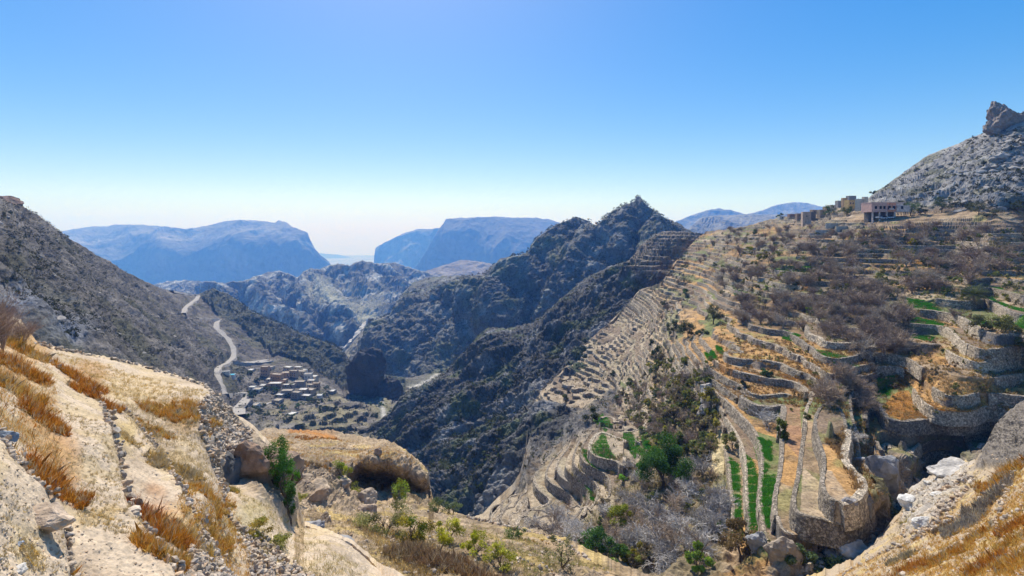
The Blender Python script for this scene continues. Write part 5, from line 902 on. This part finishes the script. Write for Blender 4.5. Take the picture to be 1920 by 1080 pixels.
for k, a in enumerate([(A, 40, 660, 1.5, 1.0, 3000, O1, Y1, 'golden-orange weeds below the tall dry shrub'), (A, 15, 725, 1.0, .7, 2600, O1, Y1, 'golden weeds at the left edge above the path'), (A, 30, 690, 1.1, .8, 2400, O1, O2, 'orange weed patch at the left edge'), (A, 78, 790, .75, .6, 2400, O2, O1, 'round orange weed clump left of the stone line'), (A, 100, 885, .75, .55, 3000, O2, O1, 'rust-orange weed clump beside the near path'), (A, 150, 715, 1.2, .7, 2600, O1, O2, 'orange weeds along the upper stone line'), (A, 185, 738, 1.1, .7, 2200, O2, O1, 'orange-brown weeds ending at the stone line bend'), (A, 330, 780, 1.8, .8, 2600, O1, Y1, 'orange weeds in the far corner of the sandy field'), (A, 365, 765, 1.5, .7, 1800, O1, Y1, 'golden weeds next to the rubble heap'), (A, 290, 805, 1.0, .5, 1200, Y1, O1, 'small golden weeds left of the rubble heap'),
                           (A, 275, 945, .7, .75, 2400, O2, (.40, .09, .02), 'tall red-brown weeds on the lower terrace'), (A, 315, 980, .7, .8, 2600, O1, O2, 'orange weeds between the two stone rows'), (A, 300, 1030, .6, .6, 2200, O1, Y1, 'orange weeds lower down between the stone rows'), (A, 355, 1000, .7, .6, 1600, Y1, ST, 'straw-coloured weeds beside the loose stones'), (A, 150, 1055, .35, .35, 1200, Y1, O1, 'straw tuft under the crumbling path edge'), (A, 235, 810, .6, .3, 900, Y2, Y1, 'pale yellow grass patch right of the stone line'), (A, 330, 870, 1.2, .6, 2000, ST, Y1, 'pale dry brush on the middle terrace'), (A, 395, 915, .9, .5, 1400, O1, Y1, 'orange weeds under the rubble heap edge'), (A, 400, 980, .8, .5, 1400, Y1, O1, 'yellow-orange weeds left of the lower stone edge'), (A, 180, 950, .55, .15, 700, Y2, Y1, 'flattened straw on the middle path'), (A, 60, 1040, .3, .1, 500, Y2, Y1, 'flattened straw on the near path'), (A, 430, 905, .7, .5, 900, Y1, (.3, .27, .06), 'yellowish weeds at the foot of the dark boulder'),
                           (CS, 1700, 1075, 1.5, .8, 2200, O1, O2, 'rust-orange weeds at the bottom of the right slope'), (CS, 1790, 1040, 1.0, .6, 1600, O1, Y1, 'orange weed patch in the middle of the right terrace'), (CS, 1850, 1000, 1.1, .6, 1800, O1, Y1, 'large golden weed patch on the right terrace'), (CS, 1900, 990, .8, .6, 1500, O2, O1, 'orange weeds near the short stone divider'), (CS, 1850, 1065, .9, .6, 2000, O1, O2, 'orange weeds at the bottom right corner'), (CS, 1905, 1060, .7, .6, 1500, O1, Y1, 'golden weeds right of the bottom stone line'), (CS, 1900, 1020, .7, .5, 1300, Y1, O1, 'yellow weeds between the two stone lines'), (CS, 1870, 900, 1.5, .8, 2200, O1, Y1, 'orange weeds below the ribbed rock face'), (CS, 1905, 880, 1.1, .7, 1500, O1, Y1, 'golden weeds at the right edge under the rock face'), (CS, 1750, 1060, .9, .4, 1000, Y1, O1, 'yellow-orange low weeds on the stony right slope'),
                           (CS, 1860, 940, 1.9, 1.0, 2400, (.27, .22, .17), (.33, .28, .22), 'grey-brown thorny brush patch on the right slope'), (CS, 1810, 985, 1.5, .8, 1800, (.33, .29, .24), (.4, .35, .28), 'pale grey brush below the thorny patch'), (CS, 1768, 990, .7, .5, 800, (.25, .18, .12), None, 'small brown thorn bush on the right slope'), (CS, 1690, 1050, 1.0, .7, 900, (.32, .27, .17), None, 'dry grey-green bush at the left edge of the right slope'), (CS, 1710, 975, .9, .6, 900, (.5, .38, .08), (.3, .3, .05), 'yellow moss-like weeds beside the white rocks'),
                           (B, 575, 822, 2.6, .6, 1500, O2, O1, 'red-orange weed strip on the far rim of the mound, left'), (B, 620, 826, 2.4, .6, 1300, O2, O1, 'red-orange weed strip on the far rim of the mound, right'), (B, 690, 850, 2, .4, 900, O1, Y1, 'orange weeds on top of the overhang'), (B, 560, 870, 2.2, .8, 1500, (.33, .2, .1), (.28, .2, .1), 'brown dry weeds behind the green shrub'), (B, 595, 880, 1.8, .8, 1200, (.3, .22, .12), O1, 'brownish weeds left of the cave'), (B, 830, 1060, 2.8, 1.2, 3500, (.27, .17, .09), (.32, .2, .1), 'tall brown reeds on the lower slope'), (B, 900, 1080, 2.4, 1.1, 2500, (.27, .17, .09), (.36, .2, .07), 'tall brown reeds at the bottom, right part'), (B, 770, 1040, 2.2, 1.0, 2000, (.30, .21, .12), (.25, .18, .1), 'brown reeds below the yellow bush'), (B, 1000, 1020, 1.6, .4, 700, Y1, (.3, .3, .1), 'yellow grass on the sandy bank')]):
    clump(*a, seed=1000 + k, wd=.011 if a[0] is A else .022)
p = A.at(20, 650)
sb = branches(5, 2.0, .5, 3, .022, 22, [6, 4, 2], (.38, .26, .19), up=.6, twist=.4, trunk=.04)
for k, (x, y, s_) in enumerate([(6, 662, 1.55), (40, 655, 1.15), (-30, 660, 1.7)]):
    p = A.at(x, y); o = obj('dry_shrub', sb.mesh('dry_shrub', [m_bark]) if k == 0 else bpy.data.meshes['dry_shrub'], None, p); o.scale = (s_ * 1.15, s_ * 1.15, s_); o.rotation_euler = (0, 0, k * 2.)
    tag(o, ['tall leafless red-brown shrub at the left edge of the field', 'smaller leafless red-brown shrub right of the tall one', 'leafless shrub cut off by the left frame edge'][k], 'shrub')
def grass(name, label, sh, specs, seed, wd):
    r = np.random.default_rng(seed); parts = []
    for poly, n, h_, c, c2 in specs:
        nt_ = n // 14; ctr = np.array([sh.at(x, y, False) for (x, y) in rnd_in(poly, nt_, seed + n)]); P_ = np.repeat(ctr, 14, 0); P_ = P_ + r.normal(size=P_.shape) * [h_ * .35, h_ * .35, 0]; parts.append(blades(P_, h_, c, r, c2, .55, wd))
    return tag(obj(name, mk(name, parts, [m_straw])), label, 'grass', None, 'stuff')
grass('dry_grass', 'thin dry grass over the left foreground terraces', A, [([(-10, 600), (60, 640), (100, 700), (120, 900), (-10, 800)], 9000, .22, Y2, O1), ([(100, 660), (390, 735), (360, 760), (220, 740)], 9000, .2, Y2, Y1), ([(210, 740), (370, 780), (400, 900), (300, 860)], 9000, .22, Y2, ST), ([(120, 750), (200, 800), (280, 1000), (140, 950)], 5000, .1, Y2, ST), ([(330, 880), (440, 900), (470, 1060), (380, 1080)], 8000, .22, Y1, O1), ([(440, 900), (560, 980), (700, 1080), (520, 1080)], 7000, .25, Y2, (.33, .3, .1)), ([(0, 900), (120, 990), (130, 1080), (0, 1080)], 1500, .06, Y2, ST)], 50, .006)
grass('dry_grass', 'thin dry grass over the sandy mound and slope', B, [([(485, 815), (740, 838), (790, 880), (600, 870), (500, 850)], 14000, .4, Y2, O1), ([(560, 960), (700, 940), (850, 1000), (1000, 1080), (600, 1080)], 16000, .35, Y2, ST), ([(880, 980), (1150, 1075), (1000, 1085), (860, 1010)], 8000, .35, Y2, (.28, .3, .06)), ([(640, 980), (760, 1000), (900, 1085), (760, 1085)], 8000, .5, (.3, .22, .12), Y1)], 51, .014)
grass('dry_grass', 'thin dry grass over the right foreground slope', CS, [([(1560, 1090), (1800, 960), (1930, 870), (1930, 1090)], 26000, .28, Y1, O1), ([(1700, 930), (1850, 880), (1800, 960), (1640, 1060)], 7000, .25, ST, Y2)], 52, .01)
grass('dry_weeds', 'dry brown and orange weeds over the terrace plots', D, [([(1340, 620), (1640, 650), (1640, 780), (1500, 760), (1345, 740)], 16000, .7, (.40, .24, .08), (.28, .19, .10)), ([(1640, 640), (1920, 600), (1920, 780), (1660, 800)], 12000, .6, (.42, .26, .09), (.45, .33, .16)), ([(1545, 800), (1640, 790), (1640, 930), (1612, 930)], 7000, .6, (.40, .25, .10), (.30, .2, .1)), ([(1330, 460), (1920, 440), (1920, 600), (1350, 620)], 16000, .8, (.30, .22, .12), (.24, .25, .06)), ([(1100, 780), (1340, 680), (1350, 1000), (1020, 1010)], 12000, .9, (.26, .19, .11), (.22, .22, .06)), ([(1000, 700), (1250, 560), (1330, 640), (1180, 780)], 8000, .5, (.36, .29, .19), (.28, .24, .12))], 53, .05)
def crop(name, label, polys, n, h_, c, c2, seed, cat='crop', wd=.03):
    for k, (poly, lab) in enumerate(polys):
        r = np.random.default_rng(seed + k); pts = np.array([D.at(x, y, False) for (x, y) in rnd_in(poly, n, seed + k)]); pts = np.repeat(pts, 4, 0) + r.normal(size=(n * 4, 3)) * [.22, .22, 0]
        keep = (np.modf(np.abs(pts[:, 1] + 500) / 3.1)[0] > .13) & (fbm(pts, 3.0, 3, 5) > -.5); pts = pts[keep]
        tag(obj(name, mk(name, [blades(pts, h_, c, r, c2, .45, wd)], [m_leaf])), lab, cat)
FP = [f[0] for f in FIELDS]
crop('crop_plot', '', [(FP[0], 'leftmost long strip of green crop'), (FP[1], 'middle long strip of green crop'), (FP[2], 'right-hand strip of green crop marked with pale rows'), (FP[3], 'short green plot above the right-hand strip'), (FP[4], 'larger green plot divided into squares on the lower left terraces'), (FP[5], 'narrow green plot left of the divided one'), (FP[6], 'small vivid green plot on the rim of the stepped plots'), (FP[7], 'vivid green plot above the small one'), (FP[8], 'curved green plot across the middle of the slope'), (FP[9], 'green plot beside the big orange plot'), (FP[10], 'vivid green plot under the curved wall at the right edge'), (FP[11], 'tiny vivid green plot by the palm'), (FP[12], 'thin bright ledge of green left of the palm, upper'), (FP[13], 'thin bright ledge of green left of the palm, lower')] + [(FP[-12 + k_], l_) for k_, l_ in enumerate(['green plot on the stepped ledges left of the palm', 'lower green plot on the stepped ledges left of the palm', 'small green ledge above the orange plots', 'green plot near the top of the right frame edge', 'green plot in the gully right of the divided one', 'narrow green plot highest in the gully', 'long thin green plot below the upper walls', 'tiny green plot on the wall corner at mid left', 'thin green ledge behind the olive tree', 'faint green plot on the rock crest', 'thin green plot among the lowest terraces', 'small green plot under the grove'])], 2600, .3, (.07, .26, .015), (.09, .32, .03), 70)
crop('stubble_plot', '', [(FP[15], 'big orange stubble plot on the tall curved wall'), (FP[16], 'narrow orange stubble plot leading up from the big one'), (FP[17], 'long orange stubble ledge above the tall dark wall'), (FP[25], 'square orange plot at mid slope')], 1300, .25, O1, (.5, .28, .08), 90, 'stubble')

# ------------------------------------------------------------------ houses
def box(x0, x1, y0, y1, z0, z1):
    V = np.array([(x, y, z) for x in (x0, x1) for y in (y0, y1) for z in (z0, z1)], float); return V, np.array([[0, 1, 3, 2], [4, 6, 7, 5], [0, 4, 5, 1], [2, 3, 7, 6], [0, 2, 6, 4], [1, 5, 7, 3]])
pm = {}
def plaster(c):
    k = tuple(c)
    if k not in pm: pm[k] = ground_mat('plaster', c, s=4, bump=.3, bd=.05, vary=(.82, 1.12))
    return pm[k]
m_dark = ground_mat('window_dark', (.02, .02, .025), s=1, bump=0); m_roof = ground_mat('flat_roof', (.40, .34, .27), s=5, bump=.2, bd=.05); m_wroof = ground_mat('white_roof', (.62, .59, .54), s=5, bump=.1, bd=.05); m_door = ground_mat('door_wood', (.16, .09, .05), s=1, bump=.1)
def house(label, p, wd, dp, ht, rz, c, wins=(), roofm=None, door=None, found=4, group=None, name='house'):
    """front faces -Y; wins: (x fraction, z, w, h)"""
    root = bpy.data.objects.new(name, None); col.objects.link(root); place(root, p, rz); m = plaster(c); a, b = wd / 2, dp / 2
    w_ = Bag(); w_.add(*box(-a, a, -b, b, -found, ht)); t_ = .3
    for q in ((-a, a, -b, -b + t_), (-a, a, b - t_, b), (-a, -a + t_, -b + t_, b - t_), (a - t_, a, -b + t_, b - t_)): w_.add(*box(*q, ht + .002, ht + .6))
    obj('walls', w_.mesh('walls', [m]), root)
    obj('roof', mk('roof', [(*box(-a + t_ + .01, a - t_ - .01, -b + t_ + .01, b - t_ - .01, ht + .005, ht + .15), (1, 1, 1))], [roofm or m_roof]), root)
    for (xf, z, ww, hh) in wins:
        f = Bag(); x = -a + xf * wd
        for q in ((x - ww / 2 - .1, x + ww / 2 + .1, z - .1, z), (x - ww / 2 - .1, x + ww / 2 + .1, z + hh, z + hh + .1), (x - ww / 2 - .1, x - ww / 2, z, z + hh), (x + ww / 2, x + ww / 2 + .1, z, z + hh)): f.add(*box(q[0], q[1], -b - .07, -b + .05, q[2], q[3]))
        wo = obj('window', f.mesh('window', [plaster((.55, .5, .43))]), root); obj('pane', mk('pane', [(*box(x - ww / 2, x + ww / 2, -b - .02, -b + .02, z, z + hh), (1, 1, 1))], [m_dark]), wo)
    if door is not None: x = -a + door * wd; obj('door', mk('door', [(*box(x - .55, x + .55, -b - .04, -b + .02, 0, 2.1), (1, 1, 1))], [m_door]), root)
    return tag(root, label, 'house', group)
OR, TN, CR, WH, GY, PK = (.50, .33, .20), (.45, .35, .25), (.58, .49, .37), (.70, .67, .62), (.33, .30, .27), (.50, .30, .25)
VIL = [(495.7, 696, 11, 17, OR, 'tall orange-tan house at the top left of the valley village', 4), (507, 692, 8, 5, CR, 'small cream house behind the tall orange one', 1), (518, 709, 18, 14, OR, 'wide orange block with tall window bays in the valley village', 5), (540, 692, 12, 8, CR, 'cream house on the village skyline, left of the gap', 2), (536, 703, 14, 9, TN, 'tan house below the skyline house', 2), (549, 701, 12, 11, TN, 'tan two-storey house in the village centre', 3), (558, 692, 12, 8, CR, 'cream house on the village skyline, right of the gap', 2), (563, 700, 15, 7, CR, 'long low cream house near the top right', 2), (577, 708, 11, 12, WH, 'white domed-looking house at the right of the village', 2), (568, 697, 9, 6, WH, 'small white house above the white domed one', 1),
       (560, 720, 16, 10, GY, 'house with a bright white roof in the middle', 0), (515, 722, 20, 7, OR, 'long low house with a white roof over the trees', 2), (540, 725, 18, 6, TN, 'low tan house right of the long white roof', 2), (538, 737, 17, 11, GY, 'grey house with white parapets near the front', 2), (554, 741, 13, 12, GY, 'tall grey front house with a pale flat roof', 2), (567, 736, 13, 10, TN, 'tan front house with a pale roof', 2), (580, 736, 14, 10, TN, 'tan house with pale roof at the front right', 2), (583, 717, 11, 7, CR, 'cream house right of the bright white roof', 1), (592, 725, 10, 13, OR, 'tall tan house on the right flank', 3), (582, 726, 10, 8, CR, 'cream house between the right flank houses', 1), (574, 745, 14, 7, GY, 'low grey house at the very front', 1), (472, 729, 9, 6, WH, 'small pale house left of the village, first', 1), (481, 733, 11, 7, WH, 'small pale house left of the village, second', 2), (492, 726, 9, 6, GY, 'grey hut above the two small pale houses', 0),
       (524, 744, 12, 4, GY, 'low grey shed at the front left', 0), (519, 753, 13, 5, GY, 'lower grey shed among the trees', 0), (598, 744, 8, 6, WH, 'small white hut at the right front corner', 0), (621, 741, 8, 5, GY, 'isolated hut right of the village', 0), (478, 763, 8, 4, WH, 'small hut beside the narrow track', 0), (546, 781, 12, 4, GY, 'flat shed in front of the big trees', 0), (470, 698, 9, 4, GY, 'low wall-like shed left of the tall orange house', 0), (531, 716, 10, 6, OR, 'small orange house in the middle left', 1), (588, 710, 9, 7, CR, 'cream house at the right edge of the village', 1), (504, 714, 8, 5, CR, 'little cream house under the tall orange one', 1)]
rr = np.random.default_rng(12)
for k, (x, y, wp, hp, c, lab, nw) in enumerate(VIL):
    p = HL.at(x, y + hp * .5); m_ = F / p[1]; wd = 1.2 * wp / m_; ht = max(hp / m_ * .95, 2.8); wins = [((j + .7) / (nw + .4), ht * (.5 if j % 2 == 0 else .45), 1.1, 1.6) for j in range(nw)]
    if ht > 6: wins += [((j + .7) / (nw + .4), 1.2, .9, 1.2) for j in range(nw)]
    house(lab, (p[0], p[1] + 2, p[2]), wd, rr.uniform(5.5, 8.5), ht, rr.uniform(-.35, .1), c, wins, m_wroof if hp < 11 and k % 3 != 1 else m_roof, .8 if nw and ht < 6 else None)
def dplace(x, y, Y): return tuple(un(x, y, Y))
RVIL = [('yellow two-storey house behind the dark trees', 1595, 391, 17, 14, .05, (.55, .38, .17), 3), ('narrow ochre house with a raised corner left of the yellow one', 1583, 390, 8, 17, .05, (.50, .33, .2), 1), ('cream tower house left of the pink building', 1613, 394, 14, 19, .25, (.62, .53, .42), 2), ('thin cream house behind the tower house', 1622, 388, 8, 17, .1, (.58, .48, .38), 0), ('grey stone house at the top of the village', 1596, 381, 13, 12, 0, (.28, .27, .27), 0), ('small grey house left of the grey stone one', 1574, 386, 12, 8, 0, (.36, .33, .3), 1),
        ('pinkish square house at the left end of the village', 1511, 418, 14, 19, -.25, (.46, .35, .28), 1), ('dark block standing in for the shaded right side of the pinkish square house', 1523, 414, 10, 15, 0, (.2, .19, .18), 0), ('tan house on the ridge, left centre', 1540, 404, 12, 9, .1, (.48, .37, .26), 1), ('ochre house beside the round tree', 1549, 401, 9, 12, .1, (.50, .37, .22), 1), ('low brown house on the ridge', 1527, 403, 13, 8, 0, (.35, .26, .19), 2), ('crumbling brown house left of the square one', 1498, 410, 10, 8, 0, (.33, .24, .18), 1), ('small white hut below the dark tree', 1465, 413, 11, 6, 0, (.62, .58, .48), 1), ('low reddish house left of the crumbling one', 1484, 409, 11, 6, 0, (.35, .22, .17), 0), ('pale house between the ridge houses', 1560, 395, 10, 9, 0, (.55, .5, .44), 1)]  # dark block: shaded side of the pinkish square house, shade put into its colour
for lab, x, y, wp, hp, rz, c, nw in RVIL:
    p = D.at(x, y); m_ = F / p[1]; wd, ht = wp / m_, hp / m_; p[2] = -(y - HZ) / F * p[1]
    house(lab, tuple(p), wd, wd * .8, ht, rz, c, [((j + .7) / (nw + .4), ht * .58, .7, 1.0) for j in range(nw)], None, None, 3)
# pink building on pillars, as one thing with its parts
Yp = 283; root = bpy.data.objects.new('pink_building', None); col.objects.link(root); place(root, dplace(1660, 408, Yp), 0)
mP, mS, mW = plaster((.58, .37, .31)), plaster((.66, .33, .23)), plaster((.60, .50, .45))
z0, z1 = 2.9, 7.6
def part(name, boxes, mat, par=root):
    b = Bag(); [b.add(*box(*q)) for q in boxes]; return obj(name, b.mesh(name, [mat]), par)
part('walls', [(-9.6, -1.6, -3.5, 5, z0, z1)], mP); part('salmon_section', [(-1.595, 3.4, -3.2, 5, z0, z1)], mS); part('side_wing', [(3.405, 10.5, -3.7, 4, z0, z0 + 3.4), (3.405, 8.5, -1.5, 4, z0 + 3.405, z1)], mW)
part('parapet', [(-9.7, 8.6, -3.6, -3.3, z1 + .005, z1 + .45), (-9.7, -9.4, -3.295, 5, z1 + .005, z1 + .45)], plaster((.58, .42, .35)))
part('ground_floor', [(-8, 6, 1.5, 5, -5, z0 - .005)], plaster((.13, .12, .12)))
for x in (-8.8, -5.2, -1.4, 2.8): part('pillar', [(x - .3, x + .3, -3.3, -2.7, -4, z0 - .003)], mW)
for x, mm_ in ((-7.4, mP), (-4.9, mP), (-2.9, mP), (-.2, mS), (2.2, mS), (6.2, mW)):
    f = part('window', [(x - .75, x + .75, -3.62 if mm_ is not mW else -3.8, -3.5 if mm_ is not mW else -3.65, 4.3, 4.4), (x - .75, x + .75, -3.62 if mm_ is not mW else -3.8, -3.5 if mm_ is not mW else -3.65, 6.0, 6.1)], mW); part('pane', [(x - .6, x + .6, -3.55 if mm_ is not mW else -3.74, -3.19 if mm_ is not mW else -3.66, 4.401, 5.999)], m_dark, f)
part('balcony', [(-1.0, 1.2, -4.4, -3.21, 4.0, 4.15), (-1.0, 1.2, -4.45, -4.35, 4.151, 4.9)], mW)
tag(root, 'long pink building raised on pillars with a salmon centre', 'building')
for k, (x, y, wd, ht) in enumerate([(1585, 430, 10, 1.7), (1555, 436, 15, 1.4), (1570, 423, 13, 1.7), (1533, 441, 9, 1.3)]):
    p = D.at(x, y); o = obj('concrete_wall', mk('concrete_wall', [(*box(-wd / 2, wd / 2, -.25, .25, -1.5, ht), (1, 1, 1))], [ground_mat('concrete', (.44, .43, .39), s=3, bump=.3, vary=(.7, 1.2))]), None, p); tag(o, ['pale concrete terrace wall below the village, upper right', 'long pale concrete terrace wall below the village', 'topmost pale concrete terrace wall under the houses', 'short low concrete wall at the left foot of the pale terraces'][k], 'wall')
m_car = ground_mat('car_paint', (.62, .63, .64), s=9, bump=0); m_car.node_tree.nodes['Principled BSDF'].inputs['Roughness'].default_value = .3; m_tyre = ground_mat('tyre', (.02, .02, .02), s=1, bump=0)
for k, (x, y, lab) in enumerate([(1649, 410, 'white car parked furthest left below the pink building'), (1659, 411, 'silver car parked in the middle below the pink building'), (1671, 410, 'pale car parked furthest right below the pink building')]):
    root = bpy.data.objects.new('parked_car', None); col.objects.link(root); place(root, dplace(x, y, 276), .5 + .1 * k)
    V = np.array([(a, b, z) for b in (-.85, .85) for a, z in ((-2.1, .35), (-2.1, .85), (-1.1, 1.0), (1.3, .98), (2.1, .75), (2.1, .35))]); part('body', [], m_car, root) if False else obj('body', mesh_np('body', V, [np.array([[0, 1, 2, 3, 4, 5]]), np.array([[11, 10, 9, 8, 7, 6]]), np.array([[i, (i + 1) % 6, (i + 1) % 6 + 6, i + 6] for i in range(6)])], [m_car]), root)
    V = np.array([(a, b, z) for b in (-.72, .72) for a, z in ((-1.4, .98), (-.9, 1.45), (.5, 1.45), (1.1, .98))]); obj('cabin', mesh_np('cabin', V, [np.array([[0, 1, 2, 3]]), np.array([[7, 6, 5, 4]]), np.array([[i, (i + 1) % 4, (i + 1) % 4 + 4, i + 4] for i in range(4)])], [m_dark]), root)
    for a in (-1.3, 1.3):
        for b in (-.85, .85): V, Fc = prism(np.array([a, b - .1, .33]), np.array([a, b + .1, .33]), .33, .33, 10); obj('wheel', mk('wheel', [(V, Fc, (1, 1, 1))], [m_tyre]), root)
    tag(root, lab, 'car')
p = HL.at(431, 709); house('small shed with a turquoise and white roof beside the road bend', tuple(p), 7, 6, 2.6, .2, WH, [(.5, 1, .8, .8)], ground_mat('turquoise_roof', (.05, .45, .6), s=5, bump=0), None, 2, None, 'shed')
p = HL.at(422, 706); house('low white-roofed shed left of the turquoise one', tuple(p), 8, 4, 2.2, .3, WH, [(.5, 1, .8, .8)], m_wroof, None, 2, None, 'shed')
# village retaining wall by the road end
p0, p1 = HL.at(420, 788), HL.at(478, 766); L_ = np.linspace(p0, p1, 20); L_[:, 2] = np.linspace(p0[2], p1[2], 20) + 1.5; L_[:, 1] -= 6
tag(obj('retaining_wall', wall_mesh('retaining_wall', L_, L_[:, 2].mean() - .5, 5, .6, (.3, .28, .27), .3)), 'dark retaining wall under the wide road end', 'wall')
# ------------------------------------------------------------------ haze
import bmesh
m = bpy.data.materials.new('haze'); m.use_nodes = True; t = m.node_tree; t.nodes.clear()
out = N(t, 'ShaderNodeOutputMaterial'); pv = N(t, 'ShaderNodeVolumePrincipled'); pv.inputs['Color'].default_value = (0.14, 0.37, 1.0, 1); pv.inputs['Absorption Color'].default_value = (.86, .965, 1, 1); pv.inputs['Density'].default_value = 1.35e-4; pv.inputs['Anisotropy'].default_value = 0.05
t.links.new(pv.outputs[0], out.inputs['Volume'])
V = [(x, y, z) for x in (-19500, 19500) for y in (-400, 19000) for z in (-901, 420)]
hz = obj('haze', mesh_np('haze', V, np.array([[0, 1, 3, 2], [4, 6, 7, 5], [0, 4, 5, 1], [2, 3, 7, 6], [0, 2, 6, 4], [1, 5, 7, 3]]), [m])); tag(hz, kind='stuff')
